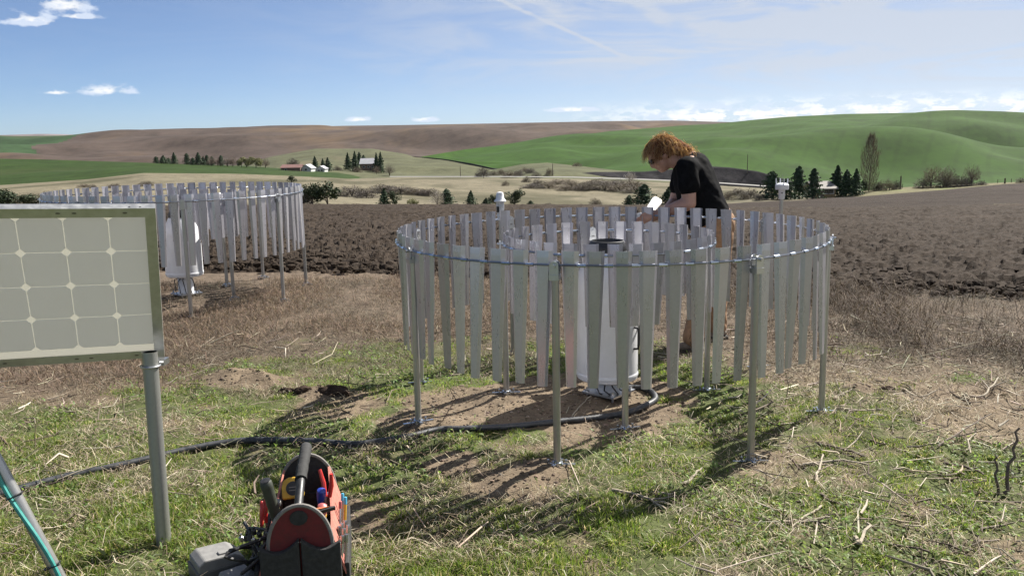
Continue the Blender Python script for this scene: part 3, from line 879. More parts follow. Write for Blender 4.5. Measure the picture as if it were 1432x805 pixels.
def pbox(m, a0, a1, b0, b1, c0, c1):
    V = [pp(a, b, c) for c in (c0, c1) for a, b in ((a0, b0), (a1, b0), (a1, b1), (a0, b1))]
    return m.add(V, [(0, 1, 2, 3), (7, 6, 5, 4), (1, 0, 4, 5), (2, 1, 5, 6), (3, 2, 6, 7), (0, 3, 7, 4)])


fr = MB()
FL, WT = 0.036, 0.0022
for a0, a1, b0, b1 in ((0, PW, 0, WT), (0, PW, PH - WT, PH), (0, WT, WT, PH - WT), (PW - WT, PW, WT, PH - WT)): pbox(fr, a0, a1, b0, b1, 0, PT)
for a0, a1, b0, b1 in ((WT, PW - WT, WT, FL), (WT, PW - WT, PH - FL, PH - WT), (WT, FL, FL, PH - FL), (PW - FL, PW - WT, FL, PH - FL)): pbox(fr, a0, a1, b0, b1, 0.0003, 0.0022)
for a0, a1, b0, b1 in ((WT, PW - WT, WT, 0.012), (WT, PW - WT, PH - 0.012, PH - WT), (WT, 0.012, 0.012, PH - 0.012), (PW - 0.012, PW - WT, 0.012, PH - 0.012)): pbox(fr, a0, a1, b0, b1, 0.0265, 0.0347)
fr.build('frame', M['alu'], panel, False)
sh = MB(); pbox(sh, 0.003, PW - 0.003, 0.003, PH - 0.003, 0.0295, 0.0325); sh.build('backsheet', M['sheet'], panel, False)
pit = 0.1440; cs = 0.1408 / 2; ch = 0.0155
oct_ = [(-cs + ch, -cs), (cs - ch, -cs), (cs, -cs + ch), (cs, cs - ch), (cs - ch, cs), (-cs + ch, cs), (-cs, cs - ch), (-cs, -cs + ch)]
mc = MB(); V = [pp(a, b, 0) for a, b in oct_] + [pp(a, b, 0.0012) for a, b in oct_]
mc.add(V, [tuple(range(8)), tuple(reversed(range(8, 16)))] + [(i, (i + 8), 8 + (i + 1) % 8, (i + 1) % 8) for i in range(8)])
cell_me = mc.mesh('cell', M['cell'], False)
for i in range(8):
    for j in range(4):
        o = link('cell', cell_me, panel); o.location = pp(0.0145 + pit * (i + 0.5), 0.048 + pit * (j + 0.5), 0.0278)
M['slot'] = plain('slot_shadow', (0.16, 0.155, 0.12), 0.8)
for a in (0.10, 0.26, 0.31, 0.55, 0.60, 0.86):
    for b in (0.018, PH - 0.018):
        V = [pp(a + 0.008 * math.cos(k * PI / 5), b + 0.0035 * math.sin(k * PI / 5), -0.0006) for k in range(10)]
        MB().add(V, [tuple(range(10))]).build('mounting_hole', M['slot'], panel, False)
for b in (0.09, 0.20, 0.52, 0.60):
    V = [Vector((0.0007, 0, 0)) + pp(0, b + 0.004 * math.cos(k * PI / 4), 0.017 + 0.004 * math.sin(k * PI / 4)) for k in range(8)]
    MB().add(V, [tuple(range(8))]).build('drain_hole', M['black'], panel, False)
for a in (0.05, 0.085):
    V = [pp(a + 0.004 * math.cos(k * PI / 4), PH + 0.0007, 0.010 + 0.003 * math.sin(k * PI / 4)) for k in range(8)]
    MB().add(V, [tuple(range(8))]).build('drain_hole', M['black'], panel, False)

pbase = gnd(229, 757); ptop = at(209, 492, 3.145)
pm = thing('panel_post', 'grey galvanised pipe post holding the solar panel, open at its top', 'post', pbase)
d_ = ptop - pbase
pole_prof = MB().tube([Vector((0, 0, 0)) - d_ * 0.3, d_], 0.0285, 20, cap=False)
pole_prof.tube([d_, d_ * 0.85], 0.0250, 20, cap=False)
pole_prof.build('pipe', galvanised('dark_grey_pipe', (0.34, 0.345, 0.33), 0.42, 26, metal=0.65), pm)  # darker and rougher galvanised steel than the shield posts
MB().tube([d_ * 1.0, d_ * 1.002], 0.0287, 20, cap=False).build('pipe_rim', M['clamp'], pm)
MB().lathe([(1e-5, 0), (0.0265, 0)], tuple(d_ * 0.9985), 20).build('bore_shade_disc', M['black'], pm)  # black disc at the rim stands in for the shade inside the pipe
cm = MB()
cm.tube([d_ * 0.93 + Vector((0.034 * math.cos(a), 0.034 * math.sin(a), 0)) for a in [2 * PI * k / 16 for k in range(16)]], 0.005, 6, close=True)
cm.box(d_ * 0.93 + Vector((0.010, 0.062, 0.0)), (0.055, 0.05, 0.022))
cm.build('saddle_clamp', M['clamp'], pm)

# leaning pipe with a teal cable at the lower left
p0 = gnd(92, 822); p1 = at(-60, 540, 2.80)
dv = p1 - p0
lp = tag(MB().tube([p0 - dv * 0.15, p0 + dv * 0.5, p1 + dv * 0.2], 0.0205, 16).build('leaning_pipe', M['post']), 'leaning galvanised pipe at the lower left corner', 'pipe')
teal = plain('teal_cable', (0.05, 0.30, 0.27), 0.45, 0, 0.1)
side = Vector((1, 0, 0)) - dv.normalized() * dv.normalized().x; side.normalize()
nrm = dv.normalized().cross(side)
if nrm.y > 0: nrm = -nrm
tp = []
for i in range(30):
    s_ = i / 29 * 1.25 - 0.12
    tp.append(p0 + dv * s_ + nrm * 0.026 + side * (0.012 * math.sin(s_ * 9) + 0.006 + 0.03 * max(0, 0.22 - s_)))
tcb = thing('cable', 'teal cable tied along the leaning pipe', 'cable', (0, 0, 0))
MB().tube(tp, 0.0075, 8).build('cable_core', teal, tcb)
for s_ in (0.12, 0.47, 0.85):
    tm = MB()
    c0 = p0 + dv * s_
    xd, yd = side, nrm
    tm.tube([c0 + xd * (0.027 * math.cos(a)) + yd * (0.0285 * math.sin(a)) + yd * 0.006 for a in [2 * PI * k / 16 for k in range(16)]], 0.003, 5, close=True)
    tm.tube([c0 + yd * 0.034, c0 + yd * 0.04 + xd * 0.05], 0.0022, 4)
    tm.build('cable_tie', M['black'], tcb)


# ================================================================== WEATHER SENSORS
def sensor_left():
    b = at(699, 266, 7.2)
    z = b.z
    t = thing('weather_sensor', 'slim white weather sensor with wide cap on a pole left of the person', 'sensor', (b.x, b.y, 0), 0, 'weather sensors on poles')
    MB().tube([(0, 0, -0.2), (0, 0, z - 0.20)], 0.017, 12).build('pole', M['post'], t)
    MB().lathe([(0.022, z - 0.26), (0.026, z - 0.25), (0.026, z - 0.12), (0.030, z - 0.11), (0.030, z - 0.09)], n=20).build('body', M['whiteplastic'], t)
    for i in range(5):
        MB().lathe([(0.026, z - 0.245 + i * 0.026), (0.033, z - 0.243 + i * 0.026), (0.033, z - 0.236 + i * 0.026), (0.026, z - 0.232 + i * 0.026)], n=20).build('rib', M['whiteplastic'], t)
    MB().lathe([(0.028, z - 0.10), (0.050, z - 0.098), (0.052, z - 0.088), (0.036, z - 0.072), (0.030, z - 0.03), (0.026, z - 0.018), (1e-6, z - 0.012)], n=24).build('cap', M['whiteplastic'], t)
    for a in (0.7, 2.3, 3.9, 5.5): MB().tube([(0.037 * math.cos(a), 0.037 * math.sin(a), z - 0.17), (0.037 * math.cos(a), 0.037 * math.sin(a), z - 0.095)], 0.006, 6).build('strut', M['whiteplastic'], t)
    MB().box((-0.02, -0.026, z - 0.16), (0.022, 0.012, 0.05)).build('connector', M['black'], t)


def sensor_right():
    b = at(1094, 250, 7.0)
    z = b.z
    t = thing('weather_sensor', 'white weather sensor with upright prongs on a pole right of the person', 'sensor', (b.x, b.y, 0), 0, 'weather sensors on poles')
    MB().tube([(0, 0, -0.2), (0, 0, z - 0.15)], 0.0150, 12).build('pole', M['post'], t)
    MB().lathe([(0.022, z - 0.168), (0.024, z - 0.165), (0.026, z - 0.09), (0.026, z - 0.085)], n=20).build('neck', M['whiteplastic'], t)
    MB().lathe([(0.026, z - 0.088), (0.052, z - 0.088), (0.0545, z - 0.082), (0.0545, z - 0.050), (0.050, z - 0.045), (0.030, z - 0.035), (1e-6, z - 0.032)], n=28).build('head', M['whiteplastic'], t)
    for a in (0.15, PI - 0.15, PI * 1.5, PI / 2):
        c, s_ = math.cos(a), math.sin(a)
        MB().tube([(0.044 * c, 0.044 * s_, z - 0.05), (0.049 * c, 0.049 * s_, z - 0.02), (0.049 * c, 0.049 * s_, z + 0.002)], [0.006, 0.005, 0.0045], 8).build('prong', M['whiteplastic'], t)
    MB().tube([(0, 0, z - 0.04), (0, 0, z + 0.03)], 0.0016, 5).build('antenna', M['post'], t)
    MB().box((-0.006, -0.0255, z - 0.115), (0.012, 0.004, 0.008)).build('badge', M['black'], t)


sensor_left(); sensor_right()


# ================================================================== GROUND VEGETATION
def strands(name, mat, P, H, D, lean, wid, col, kinds='stuff', segs=2, label=None, droop=0.0, parent=None):
    """thin curved blades: P base points (n,3), H lengths, D heading angle, lean 0 upright .. 1 flat"""
    n = len(P)
    dx, dy = np.cos(D), np.sin(D)
    tw = D + PI / 2 + rs.normal(0, 0.7, n)
    sx, sy = np.cos(tw), np.sin(tw)
    V = np.zeros((n, 2 * segs + 1, 3)); C = np.zeros((n, 2 * segs + 1, 3))
    for i in range(segs + 1):
        t = i / segs
        ang = lean * (0.35 + 0.65 * t) * (PI / 2) + droop * t * t
        fwd = H * t * np.sin(ang); up = H * t * np.cos(ang)
        cxy_ = np.stack([P[:, 0] + dx * fwd, P[:, 1] + dy * fwd, P[:, 2] + up], -1)
        k = wid * (1 - 0.25 * t) if i < segs else wid * 0
        off = np.stack([sx * k * 0.5, sy * k * 0.5, 0 * k], -1)
        shade = col * (0.9 + 0.2 * t)
        if i < segs:
            V[:, 2 * i] = cxy_ - off; V[:, 2 * i + 1] = cxy_ + off
            C[:, 2 * i] = col; C[:, 2 * i + 1] = col
        else:
            V[:, 2 * i] = cxy_; C[:, 2 * i] = col
    tr = []
    for i in range(segs - 1):
        a = 2 * i; tr += [(a, a + 1, a + 2), (a + 1, a + 3, a + 2)]
    a = 2 * (segs - 1); tr.append((a, a + 1, a + 2))
    Fa = (np.array(tr)[None] + (np.arange(n) * (2 * segs + 1))[:, None, None]).reshape(-1, 3)
    o = np_mesh(name, V.reshape(-1, 3), Fa, mat, C.reshape(-1, 3), True, parent)
    if kinds: kind(o, kinds, label)
    return o


def stalks(P, Q, r, col):
    """straight to slightly bent 3-sided stems from P to Q with a bend"""
    n = len(P)
    Mi = (P + Q) / 2 + rs.normal(0, 0.18, (n, 3)) * np.linalg.norm(Q - P, axis=1)[:, None] * np.array([1, 1, 0.35])
    t = Q - P; t /= np.linalg.norm(t, axis=1)[:, None] + 1e-9
    a = np.cross(t, np.array([0.13, 0.21, 1.0])); a /= np.linalg.norm(a, axis=1)[:, None] + 1e-9
    b = np.cross(t, a)
    V = np.zeros((n, 9, 3))
    for i, (c, k) in enumerate(((P, 1.0), (Mi, 0.9), (Q, 0.45))):
        for j in range(3):
            q = 2 * PI * j / 3
            V[:, i * 3 + j] = c + (a * math.cos(q) + b * math.sin(q)) * (r * k)[:, None]
    Fa = []
    for i in range(2):
        for j in range(3):
            j2 = (j + 1) % 3
            Fa.append((i * 3 + j, i * 3 + j2, i * 3 + 3 + j2, i * 3 + 3 + j))
    Fa = (np.array(Fa)[None] + (np.arange(n) * 9)[:, None, None]).reshape(-1, 4)
    C = np.repeat(col[:, None, :], 9, 1)
    return V.reshape(-1, 3), Fa, C.reshape(-1, 3)


def scatter(n, y0, y1, margin=1.15, p=1.0):
    """random places inside the wedge of ground in view (and a little beside it)"""
    n = int(n * 1.18)
    y = (y0 ** p + (y1 ** p - y0 ** p) * rs.random(n)) ** (1 / p)
    x = (rs.random(n) * 2 - 1) * (0.66 * y + margin)
    return x, y


def pick(n, cols, jit=0.15):
    c = np.array(cols)[rs.integers(0, len(cols), n)]
    return np.clip(0.95 * c * (1 + rs.normal(0, jit, (n, 1))) * (1 + rs.normal(0, 0.04, (n, 3))), 0.005, 0.9)


def add_grass():
    x, y = scatter(640000, 2.3, 7.6, p=1.15)
    g, s, b = cover(x, y)
    cl = fbm(x * 7 + 3, y * 7, 101, 3)
    keep = rs.random(len(x)) < np.clip(g * (0.25 + 1.5 * sstep(cl, 0.40, 0.62)) * 0.55, 0, 1)
    x, y, g, cl = x[keep], y[keep], g[keep], cl[keep]
    n = len(x)
    h = (0.009 + 0.015 * sstep(cl, 0.35, 0.75)) * rs.uniform(0.6, 1.5, n)
    lush = sstep(-x, 0.6, 1.1) * sstep(-y, -4.4, -3.6) + sstep(-np.abs(x + 0.1), -0.9, -0.4) * sstep(-y, -3.6, -3.0)
    h = h * (1 + 0.9 * lush)
    P = np.stack([x, y, ground_h(x, y) - 0.004], -1)
    yel = fbm(x * 0.9, y * 0.9, 111, 3)
    col = pick(n, [(0.130, 0.195, 0.030), (0.160, 0.225, 0.042), (0.195, 0.245, 0.055), (0.095, 0.155, 0.026), (0.23, 0.25, 0.08)])
    col = col * (0.85 + 0.4 * yel)[:, None]
    dead = rs.random(n) < 0.14
    col[dead] = pick(dead.sum(), [(0.40, 0.34, 0.20), (0.48, 0.42, 0.27)])
    strands('grass', M['strand'], P, h, rs.uniform(0, 2 * PI, n), np.clip(rs.normal(0.42, 0.2, n), 0.05, 0.95), rs.uniform(0.0022, 0.0045, n), col, label='short green grass growing in patches')
    return n


def add_leaves():
    """broad little weed leaves in the green patches"""
    x, y = scatter(60000, 2.3, 6.5, p=1.1)
    g, s, b = cover(x, y)
    keep = rs.random(len(x)) < np.clip(g * sstep(fbm(x * 2.3 + 8, y * 2.3, 121, 3), 0.48, 0.62), 0, 1) * 0.55
    x, y = x[keep], y[keep]; n = len(x)
    P = np.stack([x, y, ground_h(x, y) + rs.uniform(0.0, 0.03, n)], -1)
    strands('weed_leaves', M['strand'], P, rs.uniform(0.015, 0.04, n), rs.uniform(0, 6.28, n), np.clip(rs.normal(0.8, 0.15, n), 0.3, 1.0), rs.uniform(0.006, 0.013, n),
            pick(n, [(0.14, 0.21, 0.06), (0.18, 0.25, 0.08), (0.21, 0.26, 0.10)]), label='small broad weed leaves among the grass', segs=3)


def add_straw():
    # thin litter of straw everywhere except the dug soil
    x, y = scatter(420000, 2.3, 9.4, p=1.3)
    g, s, b = cover(x, y)
    inb = y < bound(x) + 0.2
    pr = np.clip(0.24 + 0.95 * s - 0.28 * g, 0, 1) * (1 - 0.80 * sstep(b, 0.15, 0.5)) * (0.30 + 0.9 * sstep(fbm(x * 3.3, y * 3.3, 131, 3), 0.38, 0.62))
    keep = (rs.random(len(x)) < pr) & inb
    x, y = x[keep], y[keep]; n = len(x)
    rear = sstep(y + 0.25 * np.abs(x - 0.3), 5.1, 6.5)
    col = pick(n, [(0.32, 0.26, 0.175), (0.42, 0.355, 0.25), (0.24, 0.185, 0.125), (0.50, 0.44, 0.33), (0.15, 0.11, 0.08), (0.09, 0.07, 0.052)], 0.2) * (1 - 0.66 * rear)[:, None]
    P = np.stack([x, y, ground_h(x, y) + rs.uniform(0.001, 0.018, n)], -1)
    strands('straw_litter', M['dry'], P, rs.gamma(2.2, 0.020, n) + 0.012, rs.uniform(0, 6.28, n), np.clip(rs.normal(0.93, 0.10, n), 0.4, 1.02), rs.uniform(0.0012, 0.0032, n), col, label='fine litter of dry straw covering the ground')
    # thicker, longer dead stems of last year's crop
    x, y = scatter(9000, 2.4, 6.8, p=1.4)
    g, s, b = cover(x, y)
    keep = rs.random(len(x)) < np.clip(0.08 + 0.34 * sstep(x, 0.7, 1.5) + 0.10 * sstep(-x, 1.0, 2.0), 0, 1) * (1 - sstep(b, 0.2, 0.5))
    x, y = x[keep], y[keep]; n2 = len(x)
    L = rs.gamma(2.5, 0.034, n2) + 0.035
    P = np.stack([x, y, ground_h(x, y) + rs.uniform(0.004, 0.03, n2)], -1)
    D = rs.uniform(0, 6.28, n2)
    Q = P + np.stack([np.cos(D) * L, np.sin(D) * L, np.abs(rs.normal(0.0, 0.20, n2)) * L], -1)
    Q[:, 2] = np.maximum(Q[:, 2], ground_h(Q[:, 0], Q[:, 1]) + 0.004)
    col = pick(n2, [(0.34, 0.29, 0.215), (0.44, 0.38, 0.29), (0.25, 0.20, 0.15), (0.14, 0.11, 0.085), (0.10, 0.078, 0.06), (0.52, 0.46, 0.37)], 0.2)
    V2, F2, C2_ = stalks(P, Q, rs.gamma(3.0, 0.0007, n2) + 0.0011, col)
    o = np_mesh('straw', V2, F2, M['dry'], C2_, True)
    kind(o, 'stuff', 'dry straw and broken stems littering the ground')


def add_weeds():
    """dead wiry weeds standing along the edge of the ploughed field"""
    x, y = scatter(350000, 4.6, 9.6, p=1.5)
    e = bound(x) - y
    dn = sstep(fbm(x * 1.3 + 4, y * 1.3, 141, 3), 0.36, 0.60)
    zone = sstep(x - 0.25 * (y - 6), 1.5, 2.2) * sstep(y, 5.1, 5.9) + sstep(y, 6.0, 7.0) * 0.75 + sstep(-x, 1.9, 2.6) * sstep(y, 4.9, 5.8) * 0.8
    ring = (np.hypot(x - C1[0], y - C1[1]) < 1.3) | (np.hypot(x - C2[0], y - C2[1]) < 0.4)
    pr = np.clip(zone, 0, 1) * (0.10 + 0.90 * dn) * sstep(e, -0.15, 0.25) * 0.52
    keep = (rs.random(len(x)) < pr) & ~ring
    x, y = x[keep], y[keep]; n = len(x)
    right = sstep(x, 1.5, 2.4)
    c_dark = (1 - 0.50 * right)[:, None] * np.array([[0.66, 0.60, 0.56]])
    h = rs.gamma(3.0, 0.026, n) * (0.75 + 1.0 * right) + 0.02
    P = np.stack([x, y, ground_h(x, y) + rs.random(n) * 0.05 * (0.5 + right)], -1)
    c = pick(n, [(0.25, 0.185, 0.14), (0.19, 0.145, 0.12), (0.32, 0.245, 0.185), (0.14, 0.108, 0.092), (0.40, 0.33, 0.24)], 0.2)
    c = c * c_dark
    strands('dry_weeds', M['dry'], P, h, rs.uniform(0, 6.28, n), np.clip(rs.normal(0.55, 0.25, n), 0.0, 1.0), rs.uniform(0.0016, 0.0036, n), c, segs=3, droop=0.5, label='tangle of dead brown weeds along the field edge')
    # upright dark stems
    x, y = scatter(900, 2.6, 8.2, p=1.6)
    pr = 0.10 + 0.8 * sstep(x, 1.4, 2.2) * sstep(y, 4.4, 5.6)
    keep = (rs.random(len(x)) < pr * 0.8) & (np.hypot(x - C1[0], y - C1[1]) > 0.75)
    x, y = x[keep], y[keep]; n = len(x)
    P = np.stack([x, y, ground_h(x, y) - 0.01], -1)
    Q = P + np.stack([rs.normal(0, 0.025, n), rs.normal(0, 0.025, n), rs.uniform(0.07, 0.21, n)], -1)
    V, Fa, C = stalks(P, Q, rs.uniform(0.0016, 0.0034, n), pick(n, [(0.07, 0.05, 0.04), (0.11, 0.08, 0.06), (0.16, 0.12, 0.09)]))
    o = np_mesh('standing_stems', V, Fa, M['dry'], C, True); kind(o, 'stuff', 'thin dark dead stems standing upright')


def add_tufts():
    """rough tussocks: long blades in dense bunches at chosen spots"""
    spots = [(225, 735, 1.3), (190, 742, 1.1), (60, 735, 1.0), (150, 770, 1.2), (120, 700, 0.8), (520, 790, 1.3), (640, 795, 1.2), (700, 720, 0.9), (560, 722, 0.9), (740, 640, 0.8), (640, 740, 1.0), (690, 770, 1.1), (760, 765, 1.0), (545, 755, 1.0),
             (820, 700, 0.8), (930, 560, 0.8), (1010, 585, 0.9), (980, 620, 0.8), (1080, 700, 0.9), (900, 650, 0.7), (1230, 780, 0.9), (1390, 640, 0.9), (1180, 690, 0.8), (420, 600, 0.8), (450, 570, 0.8), (680, 605, 0.8), (925, 765, 1.0),
             (965, 530, 1.0), (900, 525, 0.8), (330, 690, 0.9), (310, 600, 0.8), (30, 640, 0.9), (85, 620, 0.8), (480, 505, 0.8), (540, 495, 0.7), (1330, 700, 0.8), (1290, 640, 0.8), (1150, 630, 0.8), (860, 760, 0.9), (245, 690, 0.9), (20, 770, 1.2)]
    Ps, Hs, Ds, Ls, Ws, Cs = [], [], [], [], [], []
    for px, py, k in spots:
        c = gnd(px, py); n = int(380 * k)
        r = np.abs(rs.normal(0, 0.075 * k, n)); a = rs.uniform(0, 6.28, n)
        x, y = c.x + r * np.cos(a), c.y + r * np.sin(a) * 0.8
        Ps.append(np.stack([x, y, ground_h(x, y) - 0.004], -1))
        Hs.append(rs.uniform(0.020, 0.060, n) * k); Ds.append(a + rs.normal(0, 0.7, n))
        Ls.append(np.clip(0.15 + r / (0.15 * k) * 0.5 + rs.normal(0, 0.12, n), 0.03, 0.95)); Ws.append(rs.uniform(0.0022, 0.0045, n))
        cc = pick(n, [(0.14, 0.20, 0.035), (0.18, 0.23, 0.05), (0.22, 0.26, 0.07), (0.11, 0.16, 0.03)])
        d = rs.random(n) < 0.16; cc[d] = pick(d.sum(), [(0.34, 0.29, 0.17)]); Cs.append(cc)
    strands('grass_tufts', M['strand'], np.vstack(Ps), np.concatenate(Hs), np.concatenate(Ds), np.concatenate(Ls), np.concatenate(Ws), np.vstack(Cs), segs=3, droop=0.5, label='longer tussocks of green grass')


def add_crumbs():
    x, y = scatter(60000, 2.4, 6.6, p=1.3)
    g, s, b = cover(x, y)
    keep = rs.random(len(x)) < 0.04 + 0.55 * sstep(b, 0.25, 0.7)
    x, y = x[keep], y[keep]; n = len(x)
    iv = np.array([v_.co[:] for v_ in ICO0.verts]); jf = np.array([[q.index for q in f_.verts] for f_ in ICO0.faces])
    r = np.minimum(rs.gamma(1.6, 0.0022, n) + 0.0013, 0.009)
    vs = iv[None] * (1 + 0.6 * (rs.random((n, len(iv), 1)) - 0.5)) * r[:, None, None] * np.array([1.2, 1.0, 0.7])
    P = vs + np.stack([x, y, ground_h(x, y) + r * 0.25], -1)[:, None, :]
    col = pick(n, [(0.15, 0.11, 0.078), (0.20, 0.15, 0.108), (0.11, 0.08, 0.058), (0.25, 0.20, 0.15)], 0.2)
    o = np_mesh('soil_crumbs', P.reshape(-1, 3), (jf[None] + (np.arange(n) * len(iv))[:, None, None]).reshape(-1, 3), M['dry'], np.repeat(col[:, None], len(iv), 1).reshape(-1, 3), False)
    kind(o, 'stuff', 'crumbs of soil and small stones on the bare earth')


ICO0 = bmesh.new(); bmesh.ops.create_icosphere(ICO0, subdivisions=1, radius=1.0)
bmesh.ops.dissolve_limit(ICO0, angle_limit=0.01, verts=ICO0.verts[:], edges=ICO0.edges[:]); bmesh.ops.triangulate(ICO0, faces=ICO0.faces[:]); ICO0.verts.ensure_lookup_table(); ICO0.verts.index_update()
add_crumbs(); add_grass(); add_leaves(); add_straw(); add_weeds(); add_tufts()

# larger single stalks and twigs lying about on the right: each one a thing
M['stalk'] = plain('dead_stalk', (0.36, 0.31, 0.235), 0.85, 0, 0.22, 40)
M['stalk_dark'] = plain('dark_twig', (0.13, 0.098, 0.075), 0.85, 0, 0.25, 40)


def stick(label, pxs, r, mat, lift=0.0, forks=0, seed=0, group=None, zs=None):
    rnd = random.Random(seed)
    P = [gnd(*p) for p in pxs]
    for i, p in enumerate(P):
        p.z = float(ground_h(np.array([p.x]), np.array([p.y]))[0]) + r * 0.8 + lift * i / max(1, len(P) - 1)
    if zs:
        P = [at(px, py, Y) for (px, py), Y in zip(pxs, zs)]
    m = catmull(P, 5)
    for q in m[1:-1]: q += Vector((rnd.gauss(0, r * 0.6), rnd.gauss(0, r * 0.6), rnd.uniform(0, r * 0.6)))
    base = m[0].copy()
    t = thing('dead_stalk', label, 'stalk', base, 0, group)
    M_ = [q - base for q in m]
    MB().tube(M_, [r * (1 - 0.5 * i / (len(M_) - 1)) for i in range(len(M_))], 7).build('stem', mat, t)
    for k in range(forks):
        i = rnd.randrange(len(M_) // 4, len(M_) - 2)
        d = (M_[i + 1] - M_[i]).normalized(); L = (M_[-1] - M_[0]).length * rnd.uniform(0.15, 0.4)
        s_ = Vector((d.y, -d.x, 0)) * rnd.choice((-1, 1)) * rnd.uniform(0.4, 1.0) + d * rnd.uniform(0.3, 1) + Vector((0, 0, rnd.uniform(0.0, 0.4)))
        s_.normalize()
        MB().tube([M_[i], M_[i] + s_ * L * 0.5 + Vector((0, 0, rnd.gauss(0, L * 0.06))), M_[i] + s_ * L], [r * 0.55, r * 0.45, r * 0.2], 6).build('branch', mat, t)


ST, SD = M['stalk'], M['stalk_dark']
stick('long dark twig leaning diagonally out of the grass near the right edge', [(1312, 625), (1345, 610), (1385, 592)], 0.006, SD, 0.05, 1, 1)
stick('dark forked twig standing upright at the far right', [(1404, 690), (1412, 650), (1426, 598)], 0.009, SD, 0, 0, 2, zs=[3.40, 3.42, 3.45])
stick('short dark upright stem left of the forked twig', [(1396, 690), (1393, 662), (1391, 636)], 0.007, SD, 0, 0, 22, zs=[3.42, 3.42, 3.43])
stick('pale stalk lying level in the lower right grass', [(1080, 729), (1120, 732), (1160, 730)], 0.0085, ST, 0.01, 1, 3)
stick('long grey stalk slanting down right of the front post', [(856, 685), (900, 700), (930, 716)], 0.0075, ST, 0.005, 2, 4)
stick('short thick pale stalk below the front post on the right', [(957, 676), (970, 667), (982, 658)], 0.008, ST, 0.012, 0, 5)
stick('pale straight stalk beside the right front post', [(1140, 672), (1146, 655), (1150, 638)], 0.007, ST, 0.02, 0, 6)
stick('long pale stalk running right from the right front post', [(1118, 650), (1170, 645), (1215, 652)], 0.0075, ST, 0.01, 2, 7)
stick('dark stalk lying across the far right grass', [(1320, 646), (1350, 656), (1375, 668)], 0.008, SD, 0.01, 1, 8)
stick('pale crooked stalk at the right edge of the meadow', [(1345, 553), (1375, 556), (1395, 540)], 0.008, ST, 0.04, 2, 9)
stick('bleached bark splinter standing at the bottom right', [(1196, 757), (1202, 770), (1212, 745)], 0.010, ST, 0.04, 0, 10)
stick('pale stalk lying left of the right edge post', [(1168, 558), (1180, 552), (1192, 548)], 0.009, ST, 0.01, 0, 11)
stick('grey stalk lying right of the right edge post', [(1170, 570), (1205, 575), (1235, 575)], 0.008, ST, 0.01, 1, 12)
stick('dark stalk slanting through the grass behind the pale level one', [(1140, 618), (1175, 628), (1210, 640)], 0.008, SD, 0.01, 1, 13)
stick('thin pale stalk at the bottom right below the others', [(1150, 706), (1128, 722), (1108, 738)], 0.006, ST, 0.01, 0, 14)
stick('pale stem lying across the grass left of the panel post foot', [(185, 690), (215, 683), (248, 664)], 0.005, ST, 0.02, 0, 15)
stick('pale stick on the soil beside the conduit bend', [(800, 585), (812, 574), (826, 562)], 0.004, ST, 0.02, 1, 16)
stick('brown stalk lying at the lower right corner', [(1215, 752), (1260, 764), (1300, 779)], 0.007, SD, 0.01, 2, 17)
stick('long brown stalk lying along the bottom right grass', [(1148, 690), (1165, 703), (1206, 709)], 0.007, SD, 0.005, 1, 18)
stick('thin upright stem in front of the soil mound', [(760, 720), (762, 700), (765, 684)], 0.003, SD, 0, 0, 19, zs=[3.35, 3.35, 3.36])
stick('pale twisted stalk near the dark soil hole on the right', [(1262, 545), (1285, 556), (1310, 553)], 0.007, ST, 0.02, 2, 20)


# dark lumps of dug earth beside the left soil mound
def lump(label, px, py, sx, sy, sz, seed):
    c = gnd(px, py); rnd = random.Random(seed)
    b = bmesh.new(); bmesh.ops.create_icosphere(b, subdivisions=3, radius=1.0)
    for v in b.verts:
        n = 0.0
        a = np.array([v.co.x * 2.1 + seed]); bb = np.array([v.co.y * 2.1 + v.co.z * 1.7])
        k = 0.55 + 0.9 * float(fbm(a, bb, seed, 4)[0])
        v.co = Vector((v.co.x * sx * k, v.co.y * sy * k, v.co.z * sz * k))
    me = bpy.data.meshes.new('dirt_clod'); b.to_mesh(me); b.free(); me.materials.append(M['darksoil'])
    o = link('dirt_clod', me); o.location = (c.x, c.y, float(ground_h(np.array([c.x]), np.array([c.y]))[0]) + sz * 0.3); o.rotation_euler = (0, 0, rnd.uniform(-0.4, 0.4))
    return tag(o, label, 'clod', 'lumps of dug earth by the mound')


M['darksoil'] = field_mat('dark_damp_soil', (0.070, 0.048, 0.036), 22.0, 1.0, 0.02)
lump('large dark lump of earth left of the shield', 468, 553, 0.10, 0.05, 0.045, 1)
lump('small crumbled lump between mound and the large dark lump', 425, 551, 0.05, 0.035, 0.03, 2)
lump('reddish lump of earth nearest the left mound', 402, 550, 0.05, 0.03, 0.03, 3)
lump('dark clod at the edge of a hole right of the shield', 1243, 545, 0.05, 0.03, 0.025, 4)


# ================================================================== TREES AND SHRUBS (unit prototypes: height 1, width 1)
def quads_mesh(name, P, N, size, col, mat, asp=1.0):
    n = len(P)
    N = N / (np.linalg.norm(N, axis=1)[:, None] + 1e-9)
    a = np.cross(N, rs.normal(0, 1, (n, 3))); a /= np.linalg.norm(a, axis=1)[:, None] + 1e-9
    b = np.cross(N, a)
    s_ = size[:, None]
    V = np.stack([P - a * s_ - b * s_ * asp * 0.3, P + a * s_ * 0.3 - b * s_ * asp, P + a * s_ + b * s_ * asp * 0.4, P - a * s_ * 0.2 + b * s_ * asp], 1)
    Fa = np.arange(n * 4).reshape(n, 4)
    o = np_mesh(name, V.reshape(-1, 3), Fa, mat, np.repeat(col[:, None], 4, 1).reshape(-1, 3), False)
    me = o.data; bpy.data.objects.remove(o)
    return me


